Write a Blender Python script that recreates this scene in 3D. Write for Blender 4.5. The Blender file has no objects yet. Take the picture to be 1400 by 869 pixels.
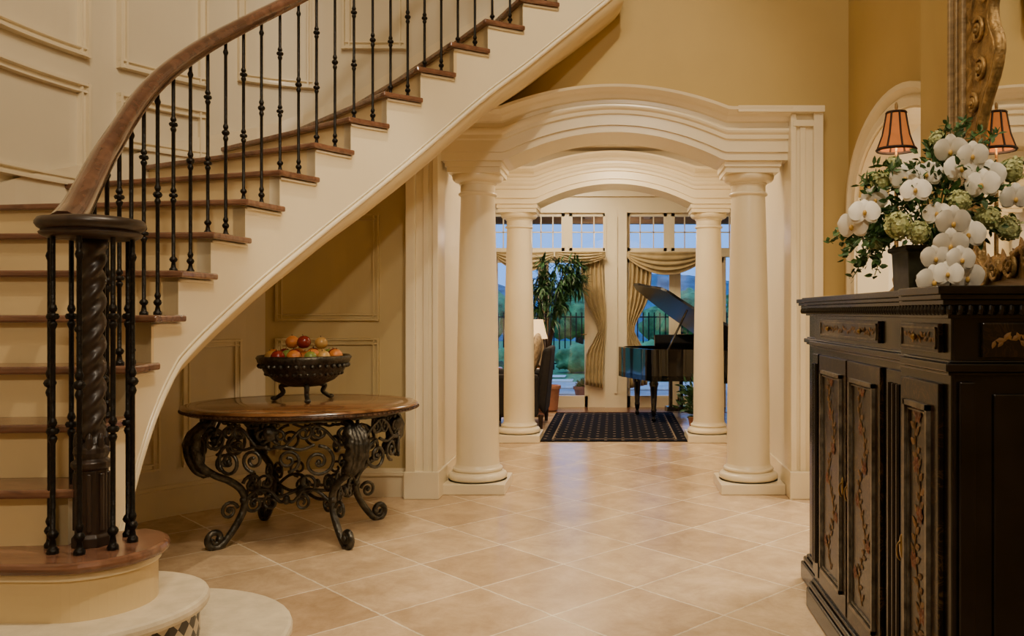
import bpy, math, random
from mathutils import Vector, Matrix, noise as mnoise
random.seed(7)
pi=math.pi
COL=bpy.context.scene.collection

# ---------------------------------------------------------------- materials
def nmat(name):
    m=bpy.data.materials.new(name); m.use_nodes=True
    nt=m.node_tree; b=nt.nodes['Principled BSDF']
    return m,nt,b
def N(nt,t,**kw):
    n=nt.nodes.new(t)
    for k,v in kw.items(): setattr(n,k,v)
    return n
def L(nt,a,b): nt.links.new(a,b)
def pm(name,c,rough=.5,metal=0.0,var=None,bump=None,coat=0.0,emis=None,spec=None,stretch=(1,1,1)):
    m,nt,b=nmat(name)
    b.inputs['Base Color'].default_value=(*c,1); b.inputs['Roughness'].default_value=rough
    b.inputs['Metallic'].default_value=metal; b.inputs['Coat Weight'].default_value=coat
    b.inputs['Coat Roughness'].default_value=.08
    if spec is not None: b.inputs['Specular IOR Level'].default_value=spec
    tc=N(nt,'ShaderNodeTexCoord'); mp=N(nt,'ShaderNodeMapping'); mp.inputs['Scale'].default_value=stretch
    L(nt,tc.outputs['Object'],mp.inputs['Vector'])
    if var:
        n=N(nt,'ShaderNodeTexNoise'); n.inputs['Scale'].default_value=var[0]; n.inputs['Detail'].default_value=5
        L(nt,mp.outputs[0],n.inputs['Vector'])
        r=N(nt,'ShaderNodeValToRGB'); a=var[1]
        r.color_ramp.elements[0].position=.3; r.color_ramp.elements[1].position=.7
        r.color_ramp.elements[0].color=(*[x*(1-a) for x in c],1); r.color_ramp.elements[1].color=(*[min(1,x*(1+a)) for x in c],1)
        L(nt,n.outputs['Fac'],r.inputs[0]); L(nt,r.outputs[0],b.inputs['Base Color'])
    if bump:
        n2=N(nt,'ShaderNodeTexNoise'); n2.inputs['Scale'].default_value=bump[0]; n2.inputs['Detail'].default_value=4
        L(nt,mp.outputs[0],n2.inputs['Vector'])
        bp=N(nt,'ShaderNodeBump'); bp.inputs['Strength'].default_value=bump[1]; bp.inputs['Distance'].default_value=.02
        L(nt,n2.outputs['Fac'],bp.inputs['Height']); L(nt,bp.outputs[0],b.inputs['Normal'])
    if emis:
        b.inputs['Emission Color'].default_value=(*emis[0],1); b.inputs['Emission Strength'].default_value=emis[1]
    return m
def wood(name,c1,c2,rough=.3,stretch=(2,14,14),scale=2.0,coat=.3):
    m,nt,b=nmat(name)
    tc=N(nt,'ShaderNodeTexCoord'); mp=N(nt,'ShaderNodeMapping'); mp.inputs['Scale'].default_value=stretch
    L(nt,tc.outputs['Object'],mp.inputs['Vector'])
    n=N(nt,'ShaderNodeTexNoise'); n.inputs['Scale'].default_value=scale; n.inputs['Detail'].default_value=8; n.inputs['Distortion'].default_value=.6
    L(nt,mp.outputs[0],n.inputs['Vector'])
    r=N(nt,'ShaderNodeValToRGB'); r.color_ramp.elements[0].position=.3; r.color_ramp.elements[1].position=.7
    r.color_ramp.elements[0].color=(*c1,1); r.color_ramp.elements[1].color=(*c2,1)
    L(nt,n.outputs['Fac'],r.inputs[0]); L(nt,r.outputs[0],b.inputs['Base Color'])
    b.inputs['Roughness'].default_value=rough; b.inputs['Coat Weight'].default_value=coat; b.inputs['Coat Roughness'].default_value=.15
    return m

CREAM=pm('cream_paint',(.82,.72,.51),.28,var=(3,.03))
CREAMW=pm('cream_wall_paint',(.75,.67,.50),.42,var=(2,.03))
TAN=pm('tan_wall_paint',(.51,.365,.125),.6,var=(2,.05))
TAN2=pm('olive_tan',(.52,.41,.20),.42,var=(2,.05))
SOFFM=pm('soffit_shaded_cream',(.66,.52,.28),.4,var=(2,.03))  # underside shade put into the colour: cream darkened to tan
RISERM=pm('riser_paint',(.74,.58,.31),.4,var=(3,.03))
CEIL=pm('ceiling_paint',(.70,.61,.45),.7,var=(2,.03))
TREADM=wood('cherry_wood_tread',(.11,.048,.028),(.25,.12,.07),.22)
RAILM=wood('polished_walnut_rail',(.060,.028,.020),(.15,.072,.045),.08,stretch=(3,3,3),scale=6,coat=1.0)
NEWELM=wood('dark_carved_wood',(.012,.008,.006),(.042,.024,.016),.40,stretch=(10,10,2),coat=.1)
IRON=pm('wrought_iron',(.014,.012,.010),.42,.7,bump=(60,.3))
IRON2=pm('antiqued_bronze_iron',(.075,.070,.058),.36,.85,var=(30,.5),bump=(50,.4))
TABLEM=wood('burnished_table_wood',(.085,.034,.012),(.28,.13,.048),.2,stretch=(1.5,8,8),scale=2.5,coat=.5)
TABLED=wood('dark_table_edge_wood',(.03,.014,.008),(.10,.045,.02),.3,stretch=(4,4,4),scale=4,coat=.3)
STONE=pm('pale_limestone',(.68,.59,.42),.45,var=(14,.12),bump=(40,.15))
BLACKP=pm('piano_black_lacquer',(.004,.004,.005),.06,0,coat=.6)
BLACKL=pm('piano_lid_lacquer',(.003,.003,.004),.35,0,spec=.2)
LACQ=pm('black_antique_lacquer',(.006,.0045,.004),.25,0,var=(12,.6),coat=.12,spec=.32)
GOLD=pm('aged_gilt',(.36,.23,.085),.45,.6,var=(25,.45),bump=(70,.4))
GILT2=pm('gilt_wood_band',(.34,.24,.12),.4,.25,var=(8,.3),bump=(30,.2),stretch=(1,1,6))
GILTD=pm('worn_gilt_moulding',(.13,.11,.08),.35,.3,var=(30,.6))
FLORAL=pm('faded_gold_floral_paint',(.16,.085,.025),.5,.0,var=(30,.6))
FLORALR=pm('faded_rust_floral_paint',(.15,.045,.018),.5,.0,var=(30,.5))
BRASS=pm('aged_brass',(.30,.20,.07),.35,1)
MIRR=pm('mirror_glass',(.9,.9,.88),.02,1)
DRAPE=pm('gold_silk_drape',(.46,.36,.19),.38,var=(6,.2),bump=(40,.1))
LEAF=pm('leaf_green',(.05,.12,.03),.45,var=(20,.5))
LEAF2=pm('dark_plant_leaf',(.03,.085,.03),.4,var=(10,.4))
PETAL=pm('white_petal',(.86,.82,.71),.5,var=(20,.06))
HYD=pm('cream_green_floret',(.52,.56,.25),.6,var=(60,.35))
THROAT=pm('orchid_throat',(.65,.40,.08),.5)
ORANGE=pm('orange_peel',(.58,.20,.04),.4,var=(8,.15),bump=(120,.2))
RED=pm('red_apple_skin',(.25,.02,.015),.22,var=(6,.5))
YEL=pm('yellow_fruit_skin',(.52,.31,.09),.35,var=(6,.25))
GRN=pm('green_fruit_skin',(.20,.26,.05),.35,var=(6,.25))
UPH=pm('dark_upholstery',(.015,.011,.010),.8,var=(20,.3))
CUSH=pm('floral_cushion_fabric',(.42,.30,.17),.8,var=(22,.6))
TERRA=pm('terracotta',(.40,.17,.09),.8,var=(8,.2))
GRASS=pm('evening_lawn',(.10,.24,.07),.9,var=(9,.4),bump=(30,.5))
TERR=pm('terrace_stone',(.50,.47,.43),.8,var=(3,.2),bump=(10,.2))
HEDGE=pm('hedge_foliage',(.10,.24,.08),.9,var=(3,.7),bump=(14,1.0))
HILL=pm('wooded_hill',(.06,.15,.20),1,var=(1.2,.5),bump=(3,1.0))
PLANTER=pm('aged_bronze_planter',(.05,.05,.03),.4,.6,var=(20,.4))
DARKW=wood('dark_floor_wood',(.14,.06,.03),(.26,.12,.06),.25)
PORCH=wood('porch_timber',(.10,.06,.035),(.20,.12,.07),.6,coat=0)
IVORY=pm('ivory_keys',(.8,.77,.68),.3)
PAVE=pm('paver_stone',(.64,.59,.50),.8,var=(6,.2))
SHADE1=pm('amber_silk_shade',(.20,.055,.012),.8,emis=((1.0,.28,.05),.42),var=(30,.25))
SHADE2=pm('ivory_lamp_shade',(.8,.6,.35),.8,emis=((1.0,.62,.26),1.3),var=(30,.1))
DARKTRIM=pm('dark_braid',(.03,.013,.007),.7)

def glassmat():
    m,nt,b=nmat('window_glass'); out=nt.nodes['Material Output']; nt.nodes.remove(b)
    t=N(nt,'ShaderNodeBsdfTransparent'); g=N(nt,'ShaderNodeBsdfGlossy'); g.inputs['Roughness'].default_value=.03
    mx=N(nt,'ShaderNodeMixShader'); mx.inputs[0].default_value=.05
    L(nt,t.outputs[0],mx.inputs[1]); L(nt,g.outputs[0],mx.inputs[2]); L(nt,mx.outputs[0],out.inputs[0]); return m
GLASS=glassmat()

def floormat():
    m,nt,b=nmat('travertine_diagonal_tiles')
    tc=N(nt,'ShaderNodeTexCoord'); mp=N(nt,'ShaderNodeMapping')
    mp.inputs['Rotation'].default_value=(0,0,math.radians(45)); mp.inputs['Location'].default_value=(.13,.22,0)
    L(nt,tc.outputs['Object'],mp.inputs['Vector'])
    nd=N(nt,'ShaderNodeTexNoise'); nd.inputs['Scale'].default_value=11; nd.inputs['Detail'].default_value=8; nd.inputs['Roughness'].default_value=.75
    L(nt,mp.outputs[0],nd.inputs['Vector'])
    va=N(nt,'ShaderNodeVectorMath',operation='MULTIPLY_ADD'); va.inputs[1].default_value=(.024,.024,0)
    L(nt,nd.outputs['Color'],va.inputs[0]); L(nt,mp.outputs[0],va.inputs[2])
    br=N(nt,'ShaderNodeTexBrick'); br.offset=0; br.squash=1
    br.inputs['Scale'].default_value=1; br.inputs['Brick Width'].default_value=.52; br.inputs['Row Height'].default_value=.52
    br.inputs['Mortar Size'].default_value=.0065; br.inputs['Mortar Smooth'].default_value=.5; br.inputs['Bias'].default_value=0
    br.inputs['Color1'].default_value=(.50,.355,.215,1); br.inputs['Color2'].default_value=(.67,.515,.34,1); br.inputs['Mortar'].default_value=(.84,.74,.57,1)
    L(nt,va.outputs[0],br.inputs['Vector'])
    n=N(nt,'ShaderNodeTexNoise'); n.inputs['Scale'].default_value=4.5; n.inputs['Detail'].default_value=12; n.inputs['Roughness'].default_value=.72; n.inputs['Distortion'].default_value=.3
    L(nt,mp.outputs[0],n.inputs['Vector'])
    r=N(nt,'ShaderNodeValToRGB'); r.color_ramp.elements[0].position=.32; r.color_ramp.elements[1].position=.68
    r.color_ramp.elements[0].color=(.76,.70,.62,1); r.color_ramp.elements[1].color=(1.18,1.17,1.13,1)
    L(nt,n.outputs['Fac'],r.inputs[0])
    mx=N(nt,'ShaderNodeMix',data_type='RGBA',blend_type='MULTIPLY'); mx.inputs[0].default_value=1
    L(nt,br.outputs['Color'],mx.inputs[6]); L(nt,r.outputs[0],mx.inputs[7]); L(nt,mx.outputs[2],b.inputs['Base Color'])
    rr=N(nt,'ShaderNodeMapRange'); rr.inputs[3].default_value=.10; rr.inputs[4].default_value=.34
    L(nt,n.outputs['Fac'],rr.inputs[0]); L(nt,rr.outputs[0],b.inputs['Roughness'])
    inv=N(nt,'ShaderNodeMath',operation='MULTIPLY_ADD'); inv.inputs[1].default_value=-1; inv.inputs[2].default_value=1
    L(nt,br.outputs['Fac'],inv.inputs[0])
    ad=N(nt,'ShaderNodeMath',operation='MULTIPLY_ADD'); ad.inputs[1].default_value=.5; L(nt,nd.outputs['Fac'],ad.inputs[0]); L(nt,inv.outputs[0],ad.inputs[2])
    bp=N(nt,'ShaderNodeBump'); bp.inputs['Strength'].default_value=.35; bp.inputs['Distance'].default_value=.006
    L(nt,ad.outputs[0],bp.inputs['Height']); L(nt,bp.outputs[0],b.inputs['Normal'])
    return m
FLOORM=floormat()

def rugmat(hx,hy):
    m,nt,b=nmat('black_rug_gold_dots')
    tc=N(nt,'ShaderNodeTexCoord'); mp=N(nt,'ShaderNodeMapping'); mp.inputs['Rotation'].default_value=(0,0,pi/4)
    L(nt,tc.outputs['Object'],mp.inputs['Vector'])
    v=N(nt,'ShaderNodeTexVoronoi'); v.inputs['Scale'].default_value=8; v.inputs['Randomness'].default_value=0; v.voronoi_dimensions='2D'
    L(nt,mp.outputs[0],v.inputs['Vector'])
    lt=N(nt,'ShaderNodeMath',operation='LESS_THAN'); lt.inputs[1].default_value=.13; L(nt,v.outputs['Distance'],lt.inputs[0])
    sp=N(nt,'ShaderNodeSeparateXYZ'); L(nt,tc.outputs['Object'],sp.inputs[0])
    def band(o,h):
        a=N(nt,'ShaderNodeMath',operation='ABSOLUTE'); L(nt,o,a.inputs[0])
        d=N(nt,'ShaderNodeMath',operation='SUBTRACT'); d.inputs[0].default_value=h; L(nt,a.outputs[0],d.inputs[1])
        return d.outputs[0]
    dx=band(sp.outputs[0],hx); dy=band(sp.outputs[1],hy)
    mn=N(nt,'ShaderNodeMath',operation='MINIMUM'); L(nt,dx,mn.inputs[0]); L(nt,dy,mn.inputs[1])
    cp=N(nt,'ShaderNodeMath',operation='COMPARE'); cp.inputs[1].default_value=.12; cp.inputs[2].default_value=.008; L(nt,mn.outputs[0],cp.inputs[0])
    mxm=N(nt,'ShaderNodeMath',operation='MAXIMUM'); L(nt,lt.outputs[0],mxm.inputs[0]); L(nt,cp.outputs[0],mxm.inputs[1])
    mx=N(nt,'ShaderNodeMix',data_type='RGBA'); mx.inputs[6].default_value=(.006,.006,.009,1); mx.inputs[7].default_value=(.22,.17,.12,1)
    L(nt,mxm.outputs[0],mx.inputs[0]); L(nt,mx.outputs[2],b.inputs['Base Color']); b.inputs['Roughness'].default_value=.95; b.inputs['Specular IOR Level'].default_value=.1
    return m

def paintedmat(name,amt):
    m,nt,b=nmat(name)
    tc=N(nt,'ShaderNodeTexCoord')
    n=N(nt,'ShaderNodeTexNoise'); n.inputs['Scale'].default_value=15; n.inputs['Detail'].default_value=2.5; n.inputs['Distortion'].default_value=1.8
    L(nt,tc.outputs['Object'],n.inputs['Vector'])
    r=N(nt,'ShaderNodeValToRGB'); cr=r.color_ramp
    cr.elements[0].position=.47; cr.elements[0].color=(0,0,0,1); cr.elements[1].position=.69; cr.elements[1].color=(0,0,0,1)
    e=cr.elements.new(.505); e.color=(1,1,1,1); e=cr.elements.new(.53); e.color=(.05,.05,.05,1); e=cr.elements.new(.60); e.color=(.0,.0,.0,1); e=cr.elements.new(.64); e.color=(.9,.9,.9,1)
    L(nt,n.outputs['Fac'],r.inputs[0])
    n3=N(nt,'ShaderNodeTexNoise'); n3.inputs['Scale'].default_value=5; L(nt,tc.outputs['Object'],n3.inputs['Vector'])
    cc=N(nt,'ShaderNodeValToRGB'); cc.color_ramp.elements[0].position=.4; cc.color_ramp.elements[1].position=.6
    cc.color_ramp.elements[0].color=(.16,.065,.02,1); cc.color_ramp.elements[1].color=(.30,.17,.05,1)
    L(nt,n3.outputs['Fac'],cc.inputs[0])
    ms=N(nt,'ShaderNodeMath',operation='MULTIPLY'); ms.inputs[1].default_value=amt; L(nt,r.outputs[0],ms.inputs[0])
    mx=N(nt,'ShaderNodeMix',data_type='RGBA'); mx.inputs[6].default_value=(.007,.005,.004,1)
    L(nt,ms.outputs[0],mx.inputs[0]); L(nt,cc.outputs[0],mx.inputs[7]); L(nt,mx.outputs[2],b.inputs['Base Color'])
    b.inputs['Roughness'].default_value=.30; b.inputs['Coat Weight'].default_value=.1; b.inputs['Specular IOR Level'].default_value=.32
    return m
PAINTED=paintedmat('chinoiserie_painted_lacquer',.28)
PAINTED2=paintedmat('faint_painted_lacquer',.14)

def mosaicmat(r):
    m,nt,b=nmat('black_and_cream_diamond_mosaic')
    tc=N(nt,'ShaderNodeTexCoord'); sp=N(nt,'ShaderNodeSeparateXYZ'); L(nt,tc.outputs['Object'],sp.inputs[0])
    at=N(nt,'ShaderNodeMath',operation='ARCTAN2'); L(nt,sp.outputs[1],at.inputs[0]); L(nt,sp.outputs[0],at.inputs[1])
    mu=N(nt,'ShaderNodeMath',operation='MULTIPLY'); mu.inputs[1].default_value=r; L(nt,at.outputs[0],mu.inputs[0])
    cb=N(nt,'ShaderNodeCombineXYZ'); L(nt,mu.outputs[0],cb.inputs[0]); L(nt,sp.outputs[2],cb.inputs[1])
    mp=N(nt,'ShaderNodeMapping'); mp.inputs['Rotation'].default_value=(0,0,pi/4); mp.inputs['Location'].default_value=(0,0,.25); L(nt,cb.outputs[0],mp.inputs['Vector'])
    ck=N(nt,'ShaderNodeTexChecker'); ck.inputs['Scale'].default_value=24; ck.inputs['Color1'].default_value=(.03,.025,.02,1); ck.inputs['Color2'].default_value=(.62,.54,.4,1)
    L(nt,mp.outputs[0],ck.inputs['Vector']); L(nt,ck.outputs[0],b.inputs['Base Color']); b.inputs['Roughness'].default_value=.4
    return m

# ---------------------------------------------------------------- mesh builder
def wloc(o):
    v=Vector((0,0,0))
    while o is not None:
        v=v+o.location; o=o.parent
    return v
class MB:
    def __init__(s): s.v=[]; s.f=[]
    def add(s,vs,fs):
        b=len(s.v); s.v+= [tuple(p) for p in vs]; s.f+=[tuple(i+b for i in f) for f in fs]
    def box(s,x0,x1,y0,y1,z0,z1):
        s.add([(x0,y0,z0),(x1,y0,z0),(x1,y1,z0),(x0,y1,z0),(x0,y0,z1),(x1,y0,z1),(x1,y1,z1),(x0,y1,z1)],
              [(0,3,2,1),(4,5,6,7),(0,1,5,4),(1,2,6,5),(2,3,7,6),(3,0,4,7)]); return s
    def hexa(s,a,b,c,d,z0,z1):
        p=[a,b,c,d]
        s.add([(q[0],q[1],z0[i]) for i,q in enumerate(p)]+[(q[0],q[1],z1[i]) for i,q in enumerate(p)],
              [(0,3,2,1),(4,5,6,7),(0,1,5,4),(1,2,6,5),(2,3,7,6),(3,0,4,7)]); return s
    def prism(s,poly,z0,z1):
        n=len(poly)
        s.add([(p[0],p[1],z0) for p in poly]+[(p[0],p[1],z1) for p in poly],
              [tuple(range(n-1,-1,-1)),tuple(range(n,2*n))]+[(i,(i+1)%n,n+(i+1)%n,n+i) for i in range(n)]); return s
    def grid(s,rows,closev=False,closeu=False):
        nu=len(rows); nv=len(rows[0]); vs=[p for r in rows for p in r]; fs=[]
        for i in range(nu if closeu else nu-1):
            for j in range(nv if closev else nv-1):
                i2=(i+1)%nu; j2=(j+1)%nv
                fs.append((i*nv+j,i*nv+j2,i2*nv+j2,i2*nv+j))
        s.add(vs,fs); return s
    def lathe(s,c,prof,seg=24,fl=None,cap=True):
        rows=[]
        for r,z in prof:
            row=[]
            for j in range(seg):
                a=2*pi*j/seg; rr=r*(fl(a,z) if fl else 1)
                row.append((c[0]+rr*math.cos(a),c[1]+rr*math.sin(a),c[2]+z))
            rows.append(row)
        b=len(s.v); s.grid(rows,closev=True)
        if cap:
            n=len(prof); s.f.append(tuple(b+j for j in range(seg-1,-1,-1))); s.f.append(tuple(b+(n-1)*seg+j for j in range(seg)))
        return s
    def ell(s,c,rx,ry,rz,seg=12,rings=8,M=None,ns=0):
        rows=[]
        for i in range(1,rings):
            t=pi*i/rings; row=[]
            for j in range(seg):
                a=2*pi*j/seg; p=Vector((rx*math.sin(t)*math.cos(a),ry*math.sin(t)*math.sin(a),-rz*math.cos(t)))
                if ns: p=p*(1+ns*mnoise.noise(p*3/max(rx,.01)+Vector(c)))
                if M: p=M@p
                row.append(tuple(p+Vector(c)))
            rows.append(row)
        b=len(s.v); s.grid(rows,closev=True)
        bot=Vector((0,0,-rz)); top=Vector((0,0,rz))
        if M: bot=M@bot; top=M@top
        s.v.append(tuple(bot+Vector(c))); s.v.append(tuple(top+Vector(c))); ib=len(s.v)-2; it=ib+1; n=len(rows)
        for j in range(seg):
            s.f.append((ib,b+(j+1)%seg,b+j)); s.f.append((it,b+(n-1)*seg+j,b+(n-1)*seg+(j+1)%seg))
        return s
    def tube(s,pts,r,n=8,prof=None,closed=False,up=None):
        pts=[Vector(p) for p in pts]; m=len(pts); rows=[]; nrm=None
        for i in range(m):
            if closed: t=(pts[(i+1)%m]-pts[i-1])
            else: t=pts[min(i+1,m-1)]-pts[max(i-1,0)]
            if t.length<1e-9: t=Vector((0,0,1))
            t.normalize()
            if up is not None:
                u=Vector(up); a=t.cross(u)
                if a.length<1e-6: a=Vector((1,0,0))
                a.normalize(); bb=a.cross(t)
            else:
                if nrm is None:
                    q=Vector((0,0,1)) if abs(t.z)<.9 else Vector((1,0,0)); nrm=t.cross(q).normalized()
                nrm=(nrm-t*nrm.dot(t))
                if nrm.length<1e-6: nrm=t.cross(Vector((.3,.5,.8)))
                nrm.normalize(); a=nrm; bb=t.cross(a)
            rr=r(i/(m-1)) if callable(r) else r
            row=[]
            if prof:
                for (pa,pb) in prof: row.append(tuple(pts[i]+a*pa*rr+bb*pb*rr))
            else:
                for j in range(n):
                    an=2*pi*j/n; row.append(tuple(pts[i]+a*rr*math.cos(an)+bb*rr*math.sin(an)))
            rows.append(row)
        b=len(s.v); k=len(rows[0]); s.grid(rows,closev=True,closeu=closed)
        if not closed:
            s.f.append(tuple(b+j for j in range(k-1,-1,-1))); s.f.append(tuple(b+(m-1)*k+j for j in range(k)))
        return s
    def leaf(s,p,d,up,l,w,curl=.2):
        p=Vector(p); d=Vector(d).normalized(); side=d.cross(Vector(up))
        if side.length<1e-4: side=Vector((1,0,0))
        side.normalize(); nn=side.cross(d)
        vs=[p,p+d*l*.35+side*w*.5,p+d*l*.7+side*w*.38-nn*l*curl*.4,p+d*l-nn*l*curl,p+d*l*.7-side*w*.38-nn*l*curl*.4,p+d*l*.35-side*w*.5,p+d*l*.45-nn*w*.12]
        s.add(vs,[(0,1,6),(1,2,6),(2,3,6),(3,4,6),(4,5,6),(5,0,6)]); return s
    def obj(s,name,mat,parent=None,smooth=False,bevel=0,loc=None,local=False,kind=None,autos=None):
        if parent is not None:
            o=Vector((0,0,0)) if local else wloc(parent)
        elif local: o=Vector(loc or (0,0,0))
        elif loc is not None: o=Vector(loc)
        else:
            xs=[v[0] for v in s.v]; ys=[v[1] for v in s.v]; zs=[v[2] for v in s.v]
            o=Vector(((min(xs)+max(xs))/2,(min(ys)+max(ys))/2,min(zs)))
        me=bpy.data.meshes.new(name)
        off=Vector((0,0,0)) if local else o
        me.from_pydata([tuple(Vector(v)-off) for v in s.v],[],s.f); me.materials.append(mat); me.validate()
        import bmesh
        bm=bmesh.new(); bm.from_mesh(me); bmesh.ops.recalc_face_normals(bm,faces=bm.faces); bm.to_mesh(me); bm.free()
        ob=bpy.data.objects.new(name,me); COL.objects.link(ob)
        if parent is not None: ob.parent=parent
        else: ob.location=o
        if smooth:
            for p in me.polygons: p.use_smooth=True
            if autos:
                m=ob.modifiers.new('es','EDGE_SPLIT'); m.split_angle=math.radians(autos)
        if bevel:
            m=ob.modifiers.new('bv','BEVEL'); m.width=bevel; m.segments=2; m.limit_method='ANGLE'
        if kind: ob['kind']=kind
        return ob
def empty(name,loc,label=None,cat=None,group=None,rot=0,parent=None):
    e=bpy.data.objects.new(name,None); e.empty_display_size=.1; COL.objects.link(e); e.location=loc; e.rotation_euler=(0,0,rot)
    if parent is not None: e.parent=parent
    return tag(e,label,cat,group)
def tag(o,label=None,cat=None,group=None):
    if label: o['label']=label
    if cat: o['category']=cat
    if group: o['group']=group
    return o
def S(o): o['kind']='structure'; return o
def dup(top,loc,rot=None,scale=None):
    t=top.copy(); COL.objects.link(t); t.location=loc
    if rot is not None: t.rotation_euler=rot
    if scale is not None: t.scale=scale
    def rec(src,dst):
        for c in list(src.children):
            k=c.copy(); COL.objects.link(k); k.parent=dst; rec(c,k)
    rec(top,t); return t
def catm(pts,n=8):
    pts=[Vector(p) for p in pts]; out=[]
    for i in range(len(pts)-1):
        p0=pts[max(i-1,0)]; p1=pts[i]; p2=pts[i+1]; p3=pts[min(i+2,len(pts)-1)]
        for j in range(n):
            t=j/n; out.append(.5*((2*p1)+(-p0+p2)*t+(2*p0-5*p1+4*p2-p3)*t*t+(-p0+3*p1-3*p2+p3)*t**3))
    out.append(pts[-1]); return out
def spiral(c,r0,r1,a0,turns,n=26):
    return [(c[0]+(r0+(r1-r0)*i/n)*math.cos(a0+turns*2*pi*i/n),c[1]+(r0+(r1-r0)*i/n)*math.sin(a0+turns*2*pi*i/n)) for i in range(n+1)]

# ---------------------------------------------------------------- room shell
FY=5.95
S(MB().box(-4.5,5.2,-3.2,11.6,-.2,0).obj('floor',FLOORM,loc=(0,0,0)))
W0=[(-3.2,-3.0),(-3.2,3.0),(-3.2,4.0),(-3.18,4.5),(-3.08,4.95),(-2.9,5.3),(-2.65,5.6),(-2.35,5.82),(-2.0,5.93),(-1.7,5.95),(-1.44,5.95)]
Wc=[Vector((p.x,p.y)) for p in catm([(a,b,0) for a,b in W0],6)]
Wc=[p for p in Wc if p.y<=FY+.001]
Wext=Wc+[Vector((2.0,5.95))]
def hit(P,n):
    best=None
    for a,b in zip(Wext[:-1],Wext[1:]):
        d=b-a; den=n.x*d.y-n.y*d.x
        if abs(den)<1e-9: continue
        q=a-P; t=(q.x*d.y-q.y*d.x)/den; u=(q.x*n.y-q.y*n.x)/den
        if t>0 and -1e-6<=u<=1+1e-6 and (best is None or t<best): best=t
    return P+n*((best if best else 1.4)-.004)

PP={0:(-1.73,2.72),1:(-1.745,2.90),2:(-1.76,3.09),3:(-1.775,3.29),4:(-1.79,3.52),5:(-1.78,3.78),6:(-1.75,4.06),7:(-1.69,4.32),8:(-1.59,4.54),
    9:(-1.465,4.74),10:(-1.31,4.90),11:(-1.146,5.03),12:(-.97,5.15),13:(-.78,5.275),14:(-.575,5.395),15:(-.36,5.49),16:(-.14,5.57),17:(.08,5.63),18:(.30,5.68)}
SUB=6
_pc=catm([(PP[k][0],PP[k][1],0) for k in range(19)],SUB)
def path(u):
    x=max(0,min(18-1e-6,u))*SUB; i=int(x); f=x-i; p=_pc[i].lerp(_pc[min(i+1,len(_pc)-1)],f); return Vector((p.x,p.y))
def tang(u):
    a=path(max(0,u-.3)); b=path(min(18,u+.3)); return (b-a).normalized()
def nout(u): t=tang(u); return Vector((-t.y,t.x))
def ZT(k): return .55+.185*k
ZB=[(0,0),(1,.22),(2,.56),(3,.80),(4,.95),(5,1.09),(6,1.24),(7,1.40),(8,1.57),(9,1.75),(10,1.94),(11,2.13),(12,2.33),(13,2.54),(14,2.74),(15,2.95),(16,3.16),(17,3.37),(18,3.6)]
_zb=catm([(a,b,0) for a,b in ZB],6)
def zb(u):
    x=max(0,min(17.999,u))*6; i=int(x); return _zb[i].y+(_zb[i+1].y-_zb[i].y)*(x-i)
outs=[(hit(path(u/2),nout(u/2)),ZT(u/2)) for u in range(0,37)]
def split_z(p):
    best=min(outs,key=lambda q:(q[0]-p).length); return max(.3,best[1]-.12)

def strip(pts,z0f,z1f,th,side=1):
    mb=MB()
    for a,b in zip(pts[:-1],pts[1:]):
        d=(b-a).normalized(); n=Vector((-d.y,d.x))*th*side
        mb.hexa(a,b,b+n,a+n,[z0f(a),z0f(b),z0f(b),z0f(a)],[z1f(a),z1f(b),z1f(b),z1f(a)])
    return mb
iS=next(i for i,p in enumerate(Wc) if p.x>-2.42 and p.y>5)
S(strip(Wc[:iS+1],lambda p:0,lambda p:6.0,.15).obj('wall_left',CREAMW))
lowp=Wc[iS:]+[Vector((-1.30,5.95))]
S(strip(lowp,lambda p:0,split_z,.15).obj('wall_back',TAN2))  # olive tan up to the stair line, cream above it
upp=Wc[iS:]+[Vector((-1.30+.15*i,5.95)) for i in range(1,12)]
def lowup(p): return split_z(p) if p.x<-1.25 else max(split_z(p),2.9)
S(strip(upp,lowup,lambda p:6.0,.15).obj('wall_back_upper',CREAMW))
def T(x):
    a=abs(x); return 2.73 if a>=.80 else 2.73+.155*(1-(a/.80)**2)
def B(x):
    a=abs(x); return 2.385 if a>=.78 else 2.385+.20*(1-(a/.78)**2)
mb=MB(); xs=[-1.30+.0437*i for i in range(0,69)]; xs=[x for x in xs if x<1.68]+[1.66]
for a,b in zip(xs[:-1],xs[1:]):
    am=(a+b)/2
    z0=[T(a)-.05,T(b)-.05] if am<1.3 else [0,0]
    def top(x): return max(2.9,split_z(Vector((x,5.95)))) if x<.35 else 6.0
    mb.hexa((a,FY),(b,FY),(b,FY+.2),(a,FY+.2),[z0[0],z0[1],z0[1],z0[0]],[top(am)]*4)
S(mb.obj('wall_portal',TAN))
def portal(y,x1,depth):
    mb=MB(); prof=[(0,0),(.16,0),(.16,.016),(.40,.016),(.42,.034),(.50,.036),(.54,.05),(.58,.055),(.62,.052),(.66,.036),(.74,.036),(.76,.06),(.80,.07),(.84,.085),(.87,.115),(.91,.14),(.94,.155),(1.0,.16)]
    xs=[-x1+2*x1*i/72 for i in range(73)]
    rows=[]
    for x in xs:
        row=[(x,y-p,B(x)+t*(T(x)-B(x))) for t,p in prof]
        row+=[(x,y+depth+p*.3,B(x)+t*(T(x)-B(x))) for t,p in reversed(prof)]
        rows.append(row)
    mb.grid(rows,closev=True); n=len(rows[0])
    mb.f.append(tuple(range(n))); mb.f.append(tuple(72*n+j for j in range(n-1,-1,-1)))
    return mb
S(portal(5.99,1.24,.44).obj('trim_1',CREAM))
S(portal(8.39,1.24,.44).obj('trim_2',CREAM))
k=3
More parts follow.
